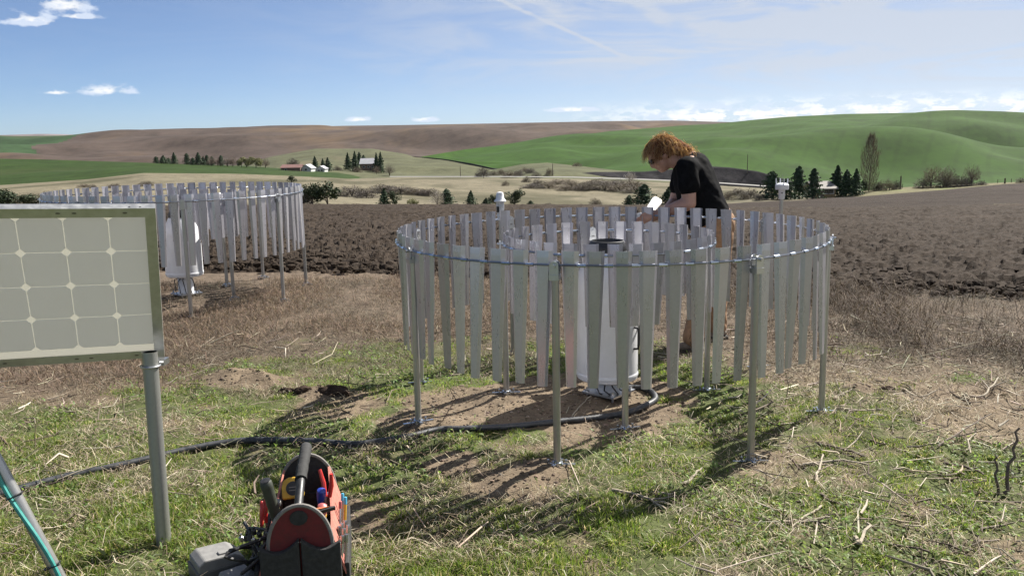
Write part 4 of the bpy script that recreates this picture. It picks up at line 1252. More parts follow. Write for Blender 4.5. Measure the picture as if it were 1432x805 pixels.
def conifer_proto(seed, n=1300, full=0.85):
    r_ = np.random.default_rng(seed)
    t = r_.random(n) ** 0.8
    ang = r_.uniform(0, 6.28, n)
    prof = (1 - t) ** full * 0.5 * (0.72 + 0.28 * np.cos(t * 46 + ang)) * (0.75 + 0.5 * vn(ang * 1.6, t * 9, seed))
    rad = prof * np.sqrt(r_.uniform(0.12, 1, n))
    z = 0.07 + 0.93 * t - 0.10 * rad
    P = np.stack([rad * np.cos(ang), rad * np.sin(ang), z], -1)
    N = np.stack([np.cos(ang), np.sin(ang), 0.5 + 0 * ang], -1) + r_.normal(0, 0.5, (n, 3))
    col = np.array([[0.030, 0.050, 0.024]]) * (0.6 + 1.0 * r_.random((n, 1))) * (0.8 + 0.5 * vn(ang, t * 6, seed + 3)[:, None])
    crown = quads_mesh('crown', P, N, r_.uniform(0.018, 0.05, n), col, M['leaf'])
    tr = MB().tube([(0, 0, -0.08), (0, 0, 0.3), (0, 0, 0.95)], [0.022, 0.016, 0.003], 6).mesh('trunk', M['bark'])
    return crown, tr


def round_proto(seed, base, n=1000, low=0.05):
    r_ = np.random.default_rng(seed)
    k = 9
    cen = np.stack([r_.uniform(-0.26, 0.26, k), r_.uniform(-0.26, 0.26, k), r_.uniform(0.30, 0.76, k)], -1)
    rr = r_.uniform(0.16, 0.28, k)
    i = r_.integers(0, k, n)
    d = r_.normal(0, 1, (n, 3)); d /= np.linalg.norm(d, axis=1)[:, None]
    P = cen[i] + d * (rr[i] * r_.uniform(0.3, 1.05, n) ** 0.5)[:, None]
    P[:, 2] = np.clip(P[:, 2], low, 1.0)
    col = np.array([base]) * (0.55 + 0.9 * r_.random((n, 1)))
    crown = quads_mesh('crown', P, d + r_.normal(0, 0.5, (n, 3)), r_.uniform(0.02, 0.045, n), col, M['leaf'])
    m = MB()
    m.tube([(0, 0, -0.08), (0.01, 0, 0.2), (0.0, 0.02, 0.5)], [0.03, 0.025, 0.01], 6)
    for j in range(5):
        c = cen[j]; m.tube([(0, 0, 0.12 + 0.04 * j), tuple(c * 0.6 + np.array([0, 0, 0.05])), tuple(c)], [0.016, 0.010, 0.004], 5)
    return crown, m.mesh('trunk', M['bark'])


def twig_proto(seed, base, n=700, up=0.5, columnar=False, bush=False):
    """leafless tree or bush: fine twigs as narrow faces"""
    r_ = np.random.default_rng(seed)
    if columnar:
        t = r_.random(n); ang = r_.uniform(0, 6.28, n)
        rad = 0.5 * np.clip((1.03 - t) * 2.6, 0.1, 1) ** 0.7 * np.clip(0.45 + t * 2.0, 0, 1) * r_.random(n) ** 0.5 * (0.75 + 0.4 * vn(ang * 2, t * 9, seed))
        P = np.stack([rad * np.cos(ang), rad * np.sin(ang), t * 0.93], -1)
        D = np.stack([0.35 * np.cos(ang), 0.35 * np.sin(ang), np.full(n, 0.40)], -1) * 0.5
        L = r_.uniform(0.05, 0.16, n)
    else:
        ang = r_.uniform(0, 6.28, n); el = np.arccos(r_.uniform(0.0 if bush else 0.15, 1, n))
        rad = r_.uniform(0.15, 1.0, n) ** 0.6
        wob = 0.75 + 0.5 * vn(ang * 1.3, el * 3, seed)
        P = np.stack([0.46 * rad * wob * np.sin(el) * np.cos(ang), 0.46 * rad * wob * np.sin(el) * np.sin(ang), (0.04 if bush else 0.16) + (0.85 if bush else 0.74) * rad * wob * np.cos(el) * 0.95], -1)
        D = P - np.array([0, 0, 0.05]); D = D / np.linalg.norm(D, axis=1)[:, None] + r_.normal(0, 0.35, (n, 3))
        L = r_.uniform(0.06, 0.18, n)
    D = D / (np.linalg.norm(D, axis=1)[:, None] + 1e-9)
    s_ = np.cross(D, r_.normal(0, 1, (n, 3))); s_ /= np.linalg.norm(s_, axis=1)[:, None]
    wd = r_.uniform(0.003, 0.008, n) * (1.6 if bush else 1.0)
    A, B = P, P + D * L[:, None]
    V = np.stack([A - s_ * wd[:, None], A + s_ * wd[:, None], B], 1)
    col = np.array([base]) * (0.6 + 0.8 * r_.random((n, 1)))
    o = np_mesh('crown', V.reshape(-1, 3), np.arange(n * 3).reshape(n, 3), M['leaf'], np.repeat(col[:, None], 3, 1).reshape(-1, 3), False)
    me = o.data; bpy.data.objects.remove(o)
    m = MB(); rnd = random.Random(seed)
    k = 1 if columnar else 3
    for j in range(k):
        a = rnd.uniform(0, 6.28)
        sp = 0.02 if columnar else 0.10
        top = (sp * 2 * math.cos(a), sp * 2 * math.sin(a), 0.9 if columnar else 0.62)
        m.tube([(0.01 * j, 0, -0.08), (sp * math.cos(a) * 0.5, sp * math.sin(a) * 0.5, 0.25), (sp * 1.4 * math.cos(a), sp * 1.4 * math.sin(a), 0.45), top], [0.024, 0.018, 0.012, 0.004], 5)
        for q in range(5):
            b2 = rnd.uniform(0, 6.28); z0 = rnd.uniform(0.15, 0.5); L2 = 0.07 if columnar else 0.28
            m.tube([(sp * math.cos(a) * z0 * 2, sp * math.sin(a) * z0 * 2, z0), (sp * math.cos(a) * z0 * 2 + L2 * math.cos(b2), sp * math.sin(a) * z0 * 2 + L2 * math.sin(b2), z0 + 0.22)], [0.009, 0.003], 4)
    return me, m.mesh('trunk', M['bark'])


PROTO = {'con': [conifer_proto(1), conifer_proto(2, 1400, 0.6), conifer_proto(3, 1300, 0.75)],
         'pine': [conifer_proto(5, 1300, 0.42), conifer_proto(6, 1300, 0.5)],
         'round': [round_proto(11, (0.035, 0.050, 0.024)), round_proto(12, (0.045, 0.058, 0.030))],
         'olive': [round_proto(13, (0.13, 0.13, 0.055), low=0.1)],
         'bush': [twig_proto(21, (0.105, 0.088, 0.075), 1500, bush=True), twig_proto(22, (0.085, 0.072, 0.068), 1500, bush=True), twig_proto(23, (0.13, 0.105, 0.085), 1300, bush=True)],
         'bare': [twig_proto(31, (0.15, 0.125, 0.11), 1100), twig_proto(32, (0.17, 0.13, 0.11), 1000)],
         'pale': [twig_proto(33, (0.36, 0.32, 0.29), 700)],
         'poplar': [twig_proto(41, (0.125, 0.10, 0.082), 2600, columnar=True)]}
NAMES = {'con': ('conifer_tree', 'tree'), 'pine': ('pine_tree', 'tree'), 'round': ('leafy_shrub', 'shrub'), 'olive': ('olive_shrub', 'shrub'), 'bush': ('bare_shrub', 'shrub'), 'bare': ('bare_tree', 'tree'), 'pale': ('bare_tree', 'tree'), 'poplar': ('poplar_tree', 'tree')}
trnd = random.Random(99)
from mathutils.bvhtree import BVHTree
_tv, _tf = [], []
for v_, f_ in TERR:
    _tf += (f_ + len(_tv)).tolist(); _tv += v_.tolist()
BVH = BVHTree.FromPolygons(_tv, _tf)


def footing(x, y, Y):
    """distance at which the terrain lies under a given direction (falls back on Y)"""
    hit = BVH.ray_cast(Vector((0, 0, CH)), Vector(ray(x, y)).normalized())
    return hit[0].y if hit[0] is not None and 40 < hit[0].y < 1000 else Y



ORD = ['first', 'second', 'third', 'fourth', 'fifth', 'sixth', 'seventh', 'eighth', 'ninth', 'tenth', 'eleventh', 'twelfth', 'thirteenth', 'fourteenth', 'fifteenth', 'sixteenth', 'seventeenth', 'eighteenth', 'nineteenth', 'twentieth']


def row(items):
    return list(zip(ORD, sorted(items)))


def tree(kd, x, yt, yb_, wpx, Y, label, group=None):
    Y = footing(x, yb_ - 0.2, Y)
    b = at(x, yb_ + 0.6, Y); top = at(x, yt, Y)
    h = top.z - b.z
    w_ = wpx / F * Y * (2.05 if kd == 'con' else 1.6 if kd == 'pine' else 1.25)
    nm, cat = NAMES[kd]
    t = thing(nm, label, cat, b, trnd.uniform(0, 6.28), group)
    t.scale = (w_, w_, h)
    cr, tk = trnd.choice(PROTO[kd])
    link('trunk', tk, t); link('crown', cr, t)


G1 = 'trees above the left wheat field'
for od, (x, yt, yb_, w_) in row(((219, 219, 228.5, 8), (229, 217.5, 229, 11), (236, 221, 229, 7), (262, 214.5, 230, 9), (270, 220.5, 230, 8), (285, 218.5, 231, 7), (290, 217, 231, 8), (310, 217.5, 232, 9), (297, 219, 231.5, 7))):
    tree(trnd.choice(('con', 'pine')), x, yt, yb_, w_, 452, od + ' small conifer from the left in the ragged row above the left wheat field', G1)
tree('con', 244, 213.5, 229.5, 8, 452, 'tallest narrow conifer at the left of the row above the wheat field', G1)
tree('con', 278, 213.5, 231, 10, 452, 'tall dark conifer in the middle of the row above the wheat field', G1)
for od, (x, yt, yb_, w_) in row(((296, 218, 232, 12), (304, 219, 232, 12), (318, 217.5, 233, 14), (326, 217, 233, 12))):
    tree('bare', x, yt, yb_, w_, 450, od + ' reddish leafless tree from the left among the conifers above the wheat field', G1)
for od, (x, yt, yb_, w_) in row(((345, 219, 234, 18), (358, 218.5, 235, 18), (338, 220, 234, 12))):
    tree('olive', x, yt, yb_, w_, 446, od + ' yellowish budding shrub from the left beside the conifer row', G1)
tree('bare', 371, 219, 235, 14, 446, 'leafless tree between budding shrubs and the red roofed shed')
tree('bush', 410, 220, 232, 16, 445, 'dark leafless bush behind the red roofed shed')
for x, yt, yb_, w_, lb in ((441, 219, 238.5, 9, 'dark conifer beside the small white gabled house'), (452, 222, 237, 7, 'short conifer just right of the small white gabled house'), (459, 220.5, 239, 10, 'fuller dark conifer right of the small white gabled house')):
    tree('con', x, yt, yb_, w_, 424, lb, 'conifers around the farm')
for x, yt, yb_, w_, lb in ((487, 214, 238, 9, 'leftmost tall conifer of the farmhouse clump'), (497, 212, 240, 10, 'second tall conifer of the farmhouse clump from the left'), (503, 213, 232, 7, 'narrow conifer right behind the farmhouse clump'),
                           (509, 217, 236, 8, 'short conifer in front of the metal roofed farmhouse'), (527, 214, 241, 8, 'left one of the two conifers right of the farmhouse'), (533, 213, 242, 8, 'right one of the two conifers right of the farmhouse')):
    tree('con', x, yt, yb_, w_, 398, lb, 'conifers around the farm')
tree('bush', 472, 231, 238.5, 12, 400, 'dark low bush left of the farmhouse clump'); tree('bush', 500, 232, 241, 14, 396, 'dark low bush under the farmhouse conifers')
tree('bare', 545, 227, 246, 14, 385, 'leafless tree standing right of the farmhouse conifers')
tree('bare', 527, 230, 244, 10, 388, 'thin leafless tree in front of the farmhouse')
# along the far edge of the ploughed field
E1 = 'trees and shrubs along the far edge of the ploughed field'
tree('round', 458, 250, 289, 36, 92, 'big dark green tree right behind the farther slat ring', E1)
tree('round', 437, 253, 289, 26, 95, 'dark green tree touching the edge of the farther slat ring', E1)
tree('bush', 424, 262, 289, 34, 90, 'grey leafless thicket at the edge of the farther slat ring', E1)
tree('con', 538, 264, 289, 14, 84, 'small dark conifer at the field edge left of the pale sapling', E1)
tree('round', 552, 266, 289, 16, 86, 'round green shrub beside the small dark conifer at the field edge', E1)
tree('olive', 577, 278, 289, 18, 84, 'low olive bush at the field edge', E1)
tree('pale', 612, 263, 290, 20, 83, 'pale leafless sapling at the field edge', E1)
tree('con', 625, 264.5, 289, 18, 84, 'pointed conifer right of the pale sapling', E1)
tree('con', 659, 267, 288, 13, 88, 'slender grey green conifer left of the slim weather sensor', E1)
tree('con', 680, 277, 289, 13, 86, 'tiny conifer just left of the slim weather sensor', E1)
tree('round', 689, 270, 289, 13, 90, 'dark shrub right behind the slim weather sensor', E1)
tree('round', 720, 263.5, 289, 25, 84, 'round dark evergreen right of the slim weather sensor', E1)
tree('con', 742, 280.5, 289, 9, 86, 'tiny dark seedling right of the round evergreen', E1)
tree('bush', 766, 283, 289, 14, 86, 'low reddish bush at the field edge', E1)
tree('bush', 833, 276, 288, 17, 95, 'rounded leafless bush standing alone left of the person', E1)
tree('con', 880, 273, 288, 13, 88, 'small conifer just left of the reaching hands', E1)
tree('con', 901, 258, 288, 24, 90, 'dark conifer right behind the face of the person', E1)
tree('con', 935, 262, 288, 22, 92, 'dark conifer behind the shirt of the person', E1)
tree('bush', 1018, 265, 280, 18, 130, 'round grey bush right behind the back of the person', E1)
# thickets on the left slope
L1 = 'grey thickets below the left wheat field'
for od, (x, yt, yb_, w_) in row(((20, 268, 290, 46), (60, 266, 291, 40), (95, 274, 291, 36), (492, 258, 275, 40), (512, 262, 277, 30), (535, 256, 268, 34), (560, 258, 270, 44), (585, 262, 272, 34), (592, 263, 272, 10), (118, 256, 262, 16), (130, 257, 263, 10), (205, 252, 260, 20), (160, 256, 262, 18), (600, 262, 274, 30))):
    tree('bush', x, yt, yb_, w_, 190 if x < 480 else 200, od + ' grey leafless thicket from the left on the slope below the wheat field', L1)
for od, (x, yt, yb_, w_) in row(((8, 262, 292, 40), (40, 270, 293, 36))):
    tree('round', x, yt, yb_, w_, 160, od + ' dark green thicket from the left edge above the solar panel', L1)
tree('round', 408, 245, 256, 12, 230, 'single round dark shrub above the right end of the farther ring', L1)
# shrubs across the valley
V1 = 'dark shrubs scattered across the valley'
for od, (x, yt, yb_, w_) in row(((676, 232, 247, 17), (667, 241, 248, 7), (701, 235, 245, 13), (712, 237, 248, 22), (735, 233, 241, 12), (725, 236, 246, 14), (750, 240, 249, 14), (768, 233, 245, 11), (806, 226.5, 233, 13), (690, 238, 246, 10), (742, 234, 242, 14))):
    tree('bush', x, yt, yb_, w_, 360, od + ' round dark shrub from the left on the dry slope under the green hill', V1)
for od, (x, yt, yb_, w_) in row(((706, 252, 260, 10), (736, 246, 255, 12), (745, 255, 263, 30), (752, 249, 260, 18), (768, 253, 263, 26), (790, 257, 266, 26), (800, 250, 262, 30), (822, 252, 265, 34), (846, 254, 266, 32), (868, 254, 267, 34), (890, 256, 269, 34), (780, 249, 258, 34), (835, 249, 258, 34), (860, 250, 260, 40), (886, 250, 262, 30), (812, 258, 266, 30), (1040, 268, 279, 18), (1050, 262, 276, 20), (1032, 262, 272, 20), (1062, 270, 280, 16))):
    tree('bush', x, yt, yb_, w_, 300 if x < 1000 else 230, od + ' dark leafless shrub from the left in the hedge along the road', V1)
tree('pale', 882, 238, 258, 16, 320, 'pale leafless tree in the hedge left of the person')
# group on the right by the house
R1 = 'trees around the house on the right'
tree('pine', 1079, 240, 279, 26, 172, 'broad dark pine left of the pronged weather sensor', R1)
tree('pine', 1100, 250, 279, 26, 176, 'low broad pine behind the pronged weather sensor', R1)
tree('pine', 1116, 233, 279, 22, 172, 'tall pine right of the pronged weather sensor', R1)
tree('con', 1137, 236, 278, 18, 172, 'dark pine touching the left side of the tan house', R1)
tree('con', 1170, 232, 274, 20, 172, 'tall pine at the right side of the tan house', R1)
tree('con', 1183, 238, 274, 16, 174, 'middle pine between tan house and poplar', R1)
tree('con', 1196, 237, 274, 17, 174, 'pine nearest to the poplar', R1)
tree('poplar', 1215, 184.5, 268, 20, 178, 'tall bare columnar poplar against the green hill', R1)
tree('round', 1207, 250, 269, 9, 176, 'grey green sapling at the foot of the poplar', R1)
for od, (x, yt, yb_, w_) in row(((1232, 250, 266, 16), (1244, 249, 266, 16), (1254, 250, 265, 12), (1226, 252, 267, 12))):
    tree('bush', x, yt, yb_, w_, 180, od + ' clump of leafless brush right of the poplar', R1)
for x, yt, yb_, w_, lb in ((1302, 228, 262, 26, 'left of the large leafless trees on the right margin'), (1324, 229, 261, 24, 'middle of the large leafless trees on the right margin'), (1359, 227, 259, 22, 'right of the large leafless trees on the right margin')):
    tree('bare', x, yt, yb_, w_, 186, lb, R1)
for od, (x, yt, yb_, w_) in row(((1291, 249, 263, 22), (1320, 245, 262, 26), (1338, 244, 261, 26), (1352, 247, 260, 20), (1372, 252, 259, 14), (1428, 248, 256, 14))):
    tree('bush', x, yt, yb_, w_, 186, od + ' dark bush from the left under the leafless trees on the right margin', R1)

# ================================================================== FAR BUILDINGS AND POLES
M['wallwhite'] = plain('white_boards', (0.50, 0.50, 0.49), 0.7, 0, 0.05, 0.5)
M['walltan'] = plain('tan_boards', (0.26, 0.185, 0.085), 0.8, 0, 0.1, 0.5)
M['redroof'] = plain('red_metal_roof', (0.17, 0.085, 0.072), 0.6, 0, 0.1, 0.5)
M['greyroof'] = plain('grey_metal_roof', (0.36, 0.36, 0.38), 0.5, 0, 0.06, 0.5)
M['shingle'] = plain('shingle_roof', (0.22, 0.20, 0.185), 0.85, 0, 0.12, 0.5)
M['brickwall'] = plain('brown_brick', (0.20, 0.13, 0.10), 0.85, 0, 0.12, 0.6)
M['pane'] = plain('window_pane', (0.03, 0.035, 0.04), 0.1, 0, 0.1, 0.5)
M['wood'] = plain('pole_wood', (0.12, 0.095, 0.075), 0.9, 0, 0.2, 3)


def house(name, label, x0, x1, y_eave, y_base, y_ridge, Y, depth, wall, roof, wins, rz=0.0, gable=False, door=None):
    Y = footing((x0 + x1) / 2, y_base - 0.3, Y)
    a, b = at(x0, y_base + 0.8, Y), at(x1, y_base + 0.8, Y)
    he = at(x0, y_eave, Y).z - a.z; hr = at(x0, y_ridge, Y).z - a.z
    L = b.x - a.x
    t = thing(name, label, 'building', (a.x + L / 2, Y, (a.z + b.z) / 2), rz)
    h = L / 2; d = depth
    if gable:                                              # ridge runs away from the viewer
        V = [(-h, 0, -1), (h, 0, -1), (h, 0, he), (0, 0, hr - 0.1), (-h, 0, he), (-h, d, -1), (h, d, -1), (h, d, he), (0, d, hr - 0.1), (-h, d, he)]
        MB().add(V, [(0, 1, 2, 3, 4), (9, 8, 7, 6, 5), (1, 6, 7, 2), (5, 0, 4, 9)]).build('wall', wall, t, False)
        for s_ in (-1, 1):
            V = [(s_ * (h + 0.4), -0.4, he - 0.25), (0, -0.4, hr), (0, d + 0.4, hr), (s_ * (h + 0.4), d + 0.4, he - 0.25)]
            V += [(x, y, z + 0.18) for x, y, z in V]
            MB().add(V, [(0, 1, 2, 3), (7, 6, 5, 4), (0, 4, 5, 1), (1, 5, 6, 2), (2, 6, 7, 3), (3, 7, 4, 0)]).build('roof_slope', roof, t, False)
    else:
        V = [(-h, 0, -1), (h, 0, -1), (h, 0, he), (-h, 0, he), (-h, d, -1), (h, d, -1), (h, d, he), (-h, d, he), (-h, d / 2, hr - 0.1), (h, d / 2, hr - 0.1)]
        MB().add(V, [(0, 1, 2, 3), (5, 4, 7, 6), (1, 5, 6, 9, 2), (4, 0, 3, 8, 7)]).build('wall', wall, t, False)
        for s_ in (0, 1):
            y0, y1 = (-0.5, d / 2) if s_ == 0 else (d + 0.5, d / 2)
            V = [(-h - 0.4, y0, he - 0.2), (h + 0.4, y0, he - 0.2), (h + 0.4, y1, hr), (-h - 0.4, y1, hr)]
            V += [(x, y, z + 0.2) for x, y, z in V]
            MB().add(V, [(3, 2, 1, 0), (4, 5, 6, 7), (0, 1, 5, 4), (1, 2, 6, 5), (2, 3, 7, 6), (3, 0, 4, 7)]).build('roof_slope', roof, t, False)
    for fx, w_, z0, h_ in wins:
        f_ = MB().box((fx * h, -0.03, he * z0), (w_ + 0.3, 0.10, h_ + 0.3)).build('window', M['wallwhite'], t, False)
        MB().box((fx * h, -0.07, he * z0), (w_, 0.10, h_)).build('pane', M['pane'], f_, False)
    if door: MB().box((door * h, -0.05, 1.0), (1.0, 0.12, 2.0)).build('door', M['wood'], t, False)
    return t


house('shed', 'long low shed with dull red roof beyond the left wheat field', 393, 420, 234.5, 239, 231, 430, 9, M['brickwall'], M['redroof'], [(-0.5, 0.9, 0.5, 0.7)])
house('barn', 'bright white barn gable right of the red roofed shed', 421, 435, 235.5, 240, 230.5, 428, 10, M['wallwhite'], M['greyroof'], [(0.0, 1.0, 0.7, 0.8)], gable=True)
house('white_house', 'small white gabled house between the farm conifers', 442, 454, 236, 240.5, 232.5, 420, 8, M['wallwhite'], M['greyroof'], [(-0.3, 0.8, 0.55, 0.8), (0.35, 0.8, 0.55, 0.8)], gable=True)
house('farmhouse', 'farmhouse with bright metal roof and brick walls among tall conifers', 504, 525, 229, 239, 222, 394, 9, M['brickwall'], M['greyroof'], [(-0.5, 0.9, 0.6, 1.0), (0.1, 0.9, 0.6, 1.0), (0.6, 0.9, 0.6, 1.0)], door=0.35)
house('tan_house', 'low tan house with grey shingle roof between the pines on the right', 1140, 1168, 263.5, 277, 256, 178, 8, M['walltan'], M['shingle'], [(0.0, 1.1, 0.72, 0.8), (0.55, 0.9, 0.72, 0.8)], door=-0.4)


def utility_pole(label, x, yt, yb_, Y, arm=True):
    Y = footing(x, yb_ - 0.2, Y)
    b, tp_ = at(x, yb_ + 1, Y), at(x, yt, Y)
    t = thing('utility_pole', label, 'pole', b, 0, 'wooden utility poles')
    h = tp_.z - b.z
    MB().tube([(0, 0, -0.5), (0, 0, h)], [0.20, 0.13], 8).build('post', M['wood'], t)
    if arm: MB().box((0, 0, h - 0.6), (1.9, 0.12, 0.14)).build('crossarm', M['wood'], t, False)


utility_pole('thin utility pole on the dark bank behind the person', 1045, 216, 242, 392, False)
utility_pole('short grey pole right of the poplar', 1259, 246, 264, 184, False)
utility_pole('short post in the grass at the right edge', 1405, 249, 257, 186, False)
utility_pole('thin utility pole left of the small conifers across the valley', 644, 232, 248, 345, False)
utility_pole('thin utility pole between shrubs on the dry slope', 773, 229, 246, 352, False)

# low fence posts along the pale margin on the right
for i in range(9):
    x = 1262 + i * 19
    b = at(x, np.interp(x, [1200, 1250, 1330, 1432], [268, 262.5, 258.5, 254]) + 2.0, 174)
    tag(MB().tube([(0, 0, -0.3), (0, 0, 1.0)], 0.06, 5).build('fence_post', M['wood']), ORD[i] + ' small wooden fence post from the left on the pale right margin', 'fence post', 'fence posts on the right margin').location = b


# ================================================================== PERSON
M['skin'] = plain('skin', (0.46, 0.255, 0.185), 0.5, 0, 0.08, 25)
M['shirt'] = plain('black_cotton', (0.008, 0.008, 0.009), 0.85, 0, 0.3, 35, bump=0.3, spec=0.05)
M['trouser'] = plain('brown_canvas', (0.30, 0.175, 0.095), 0.85, 0, 0.15, 40, bump=0.3)
M['boot'] = plain('boot_leather', (0.16, 0.125, 0.095), 0.7, 0, 0.2, 30)
M['lens'] = plain('dark_lens', (0.006, 0.006, 0.007), 0.12, 0, 0.1, 20)
M['tancloth'] = plain('tan_cloth', (0.55, 0.40, 0.27), 0.85, 0, 0.1, 30)


class Blob:
    """union of balls, remeshed into one continuous skin"""
    def __init__(s): s.m = MB()

    def ball(s, c, r, sc_=None, rot=None):
        n, k = 14, 9
        prof = [(max(math.sin(PI * i / k), 1e-4), -math.cos(PI * i / k)) for i in range(k + 1)]
        V = []; b = len(s.m.v)
        for pr, pz in prof:
            for j in range(n):
                a = 2 * PI * j / n
                v = Vector((pr * math.cos(a), pr * math.sin(a), pz)) * r
                if sc_: v = Vector((v.x * sc_[0], v.y * sc_[1], v.z * sc_[2]))
                if rot is not None: v = rot @ v
                s.m.v.append(tuple(v + Vector(c)))
        for i in range(k):
            for j in range(n):
                s.m.f.append((b + i * n + j, b + i * n + (j + 1) % n, b + (i + 1) * n + (j + 1) % n, b + (i + 1) * n + j))
        s.m.f.append(tuple(b + j for j in reversed(range(n)))); s.m.f.append(tuple(b + k * n + j for j in range(n)))
        return s

    def limb(s, P, R, flat=None):
        P = [Vector(p) for p in P]
        for i in range(len(P) - 1):
            L = (P[i + 1] - P[i]).length
            n = max(2, int(L / (min(R[i], R[i + 1]) * 0.30)))
            for k in range(n + (1 if i == len(P) - 2 else 0)):
                t = k / n
                s.ball(P[i].lerp(P[i + 1], t), R[i] * (1 - t) + R[i + 1] * t, flat)
        return s

    def build(s, name, mat, parent, voxel=0.008, smooth=6, disp=0.0, dsize=0.08):
        o = link(name, s.m.mesh(name, mat, False))
        md = o.modifiers.new('r', 'REMESH'); md.mode = 'VOXEL'; md.voxel_size = voxel; md.use_smooth_shade = True
        sm = o.modifiers.new('s', 'SMOOTH'); sm.factor = 0.5; sm.iterations = smooth
        dg = bpy.context.evaluated_depsgraph_get()
        me = bpy.data.meshes.new_from_object(o.evaluated_get(dg)); bpy.data.objects.remove(o)
        me.name = name
        if disp:
            nv = len(me.vertices); co = np.zeros(nv * 3, dtype=np.float32); me.vertices.foreach_get('co', co); co = co.reshape(-1, 3)
            no = np.zeros(nv * 3, dtype=np.float32); me.vertices.foreach_get('normal', no); no = no.reshape(-1, 3)
            q = fbm(co[:, 0] / dsize + co[:, 2] / dsize * 0.6, co[:, 2] / dsize * 0.8 + co[:, 1] / dsize, 3, 3) - 0.5
            co += no * (q * 2 * disp)[:, None]; me.vertices.foreach_set('co', co.ravel()); me.update()
        me.polygons.foreach_set('use_smooth', [True] * len(me.polygons))
        if not me.materials: me.materials.append(mat)
        return link(name, me, parent)


def make_person():
    Y0 = 6.22
    base = Vector((at(985, 480, Y0).x, Y0, 0))
    t = thing('person', 'person in black t-shirt and brown trousers bending over the rear of the ring', 'person', base)

    def J(px, py, Y): return at(px, py, Y) - base
    near, far = -0.20, 0.20
    # joints
    head_c = J(925, 217, Y0); neck0 = J(940, 224, Y0); neck1 = J(966, 227, Y0)
    chest = J(972, 246, Y0); waist = J(982, 278, Y0); hip = J(1000, 303, Y0)
    shN, elN, wrN = J(960, 234, Y0 - 0.20), J(964, 284, Y0 - 0.22), J(918, 301, Y0 - 0.15)
    shF, elF, wrF = J(958, 233, Y0 + 0.20), J(944, 284, Y0 + 0.22), J(926, 302, Y0 + 0.02)
    hpN, knN, anN = J(997, 312, Y0 - 0.09), J(986, 395, Y0 - 0.14), J(970, 478, Y0 - 0.27)
    hpF, knF, anF = J(1006, 312, Y0 + 0.10), J(1003, 398, Y0 + 0.10), J(1003, 462, Y0 + 0.10)
    anN.z = 0.09; anF.z = 0.09
    f = Vector((-math.cos(0.62), 0, -math.sin(0.62)))       # where the face points
    u = Vector((-math.sin(0.62), 0, math.cos(0.62)))        # towards the crown
    sd = Vector((0, -1, 0))
    R3 = Matrix((f, sd, u)).transposed()
    B = Blob()
    B.ball(head_c + u * 0.022 - f * 0.010, 1, (0.098, 0.075, 0.094), R3)
    B.ball(head_c - u * 0.035 + f * 0.022, 1, (0.070, 0.062, 0.080), R3)
    B.ball(head_c - u * 0.088 + f * 0.048, 1, (0.034, 0.034, 0.024), R3)          # chin
    B.ball(head_c - u * 0.022 + f * 0.095, 1, (0.020, 0.014, 0.026), R3)          # nose
    B.ball(head_c + u * 0.006 + f * 0.086, 1, (0.012, 0.011, 0.028), R3)
    B.ball(head_c - u * 0.062 + f * 0.078, 1, (0.014, 0.024, 0.010), R3)          # lips
    B.ball(head_c + u * 0.026 + f * 0.078, 1, (0.018, 0.052, 0.012), R3)          # brow
    for s_ in (-1, 1):
        B.ball(head_c + sd * (0.076 * s_) - f * 0.008 - u * 0.008, 1, (0.018, 0.010, 0.030), R3)   # ears
        B.ball(head_c + sd * (0.042 * s_) + f * 0.062 - u * 0.022, 1, (0.026, 0.022, 0.024), R3)   # cheeks
    B.limb([head_c - u * 0.055 - f * 0.03, neck0, neck1], [0.058, 0.060, 0.070])
    B.limb([neck1, chest, waist, hip], [0.085, 0.115, 0.115, 0.12], (1.0, 1.25, 1.0))
    B.limb([neck1 + Vector((0, -0.05, 0)), shN], [0.06, 0.058]); B.limb([neck1 + Vector((0, 0.05, 0)), shF], [0.06, 0.058])
    for sh_, el, wr in ((shN, elN, wrN), (shF, elF, wrF)):
        B.limb([sh_, sh_.lerp(el, 0.45), el, el.lerp(wr, 0.30), wr], [0.056, 0.057, 0.050, 0.050, 0.031])
    for hp, kn, an in ((hpN, knN, anN), (hpF, knF, anF)):
        B.limb([hp, kn, an], [0.085, 0.055, 0.04])
    # hands: palm and five bent fingers closing on the loose slat
    for wr, side_, tgt in ((wrN, -1, J(903, 306, Y0 - 0.15)), (wrF, 1, J(909, 304, Y0 - 0.05))):
        d = (tgt - wr).normalized(); up = Vector((0, 0, 1)); lat = d.cross(up).normalized(); up = lat.cross(d)
        palm = wr + d * 0.045
        B.limb([wr, palm, palm + d * 0.030], [0.030, 0.032, 0.030], (1.0, 0.85, 1.0))
        for k in range(4):
            q = (k - 1.5) / 1.5
            r0 = palm + d * 0.040 + up * (0.026 * -q) + lat * 0.004
            Lf = (0.040, 0.045, 0.042, 0.033)[k]
            p1_ = r0 + d * Lf + lat * 0.006 * side_
            p2_ = p1_ + d * Lf * 0.45 - lat * Lf * 0.60 * -side_
            p3_ = p2_ - d * Lf * 0.15 - lat * Lf * 0.55 * -side_
            B.limb([r0, p1_, p2_, p3_], [0.0100, 0.0092, 0.0085, 0.0075])
        th0 = palm + up * 0.020 + d * 0.0
        B.limb([th0, th0 + d * 0.030 + up * 0.022, th0 + d * 0.058 + up * 0.020 + lat * 0.010 * side_], [0.013, 0.0108, 0.0088])
    B.build('body', M['skin'], t, 0.0085, 3)
    # t-shirt
    Sx = Blob()
    Sx.limb([neck1 + Vector((0.006, 0, -0.012)), J(968, 238, Y0), J(972, 252, Y0), J(978, 270, Y0), J(982, 286, Y0), J(987, 298, Y0)], [0.098, 0.140, 0.160, 0.168, 0.172, 0.172], (1.0, 1.22, 1.0))
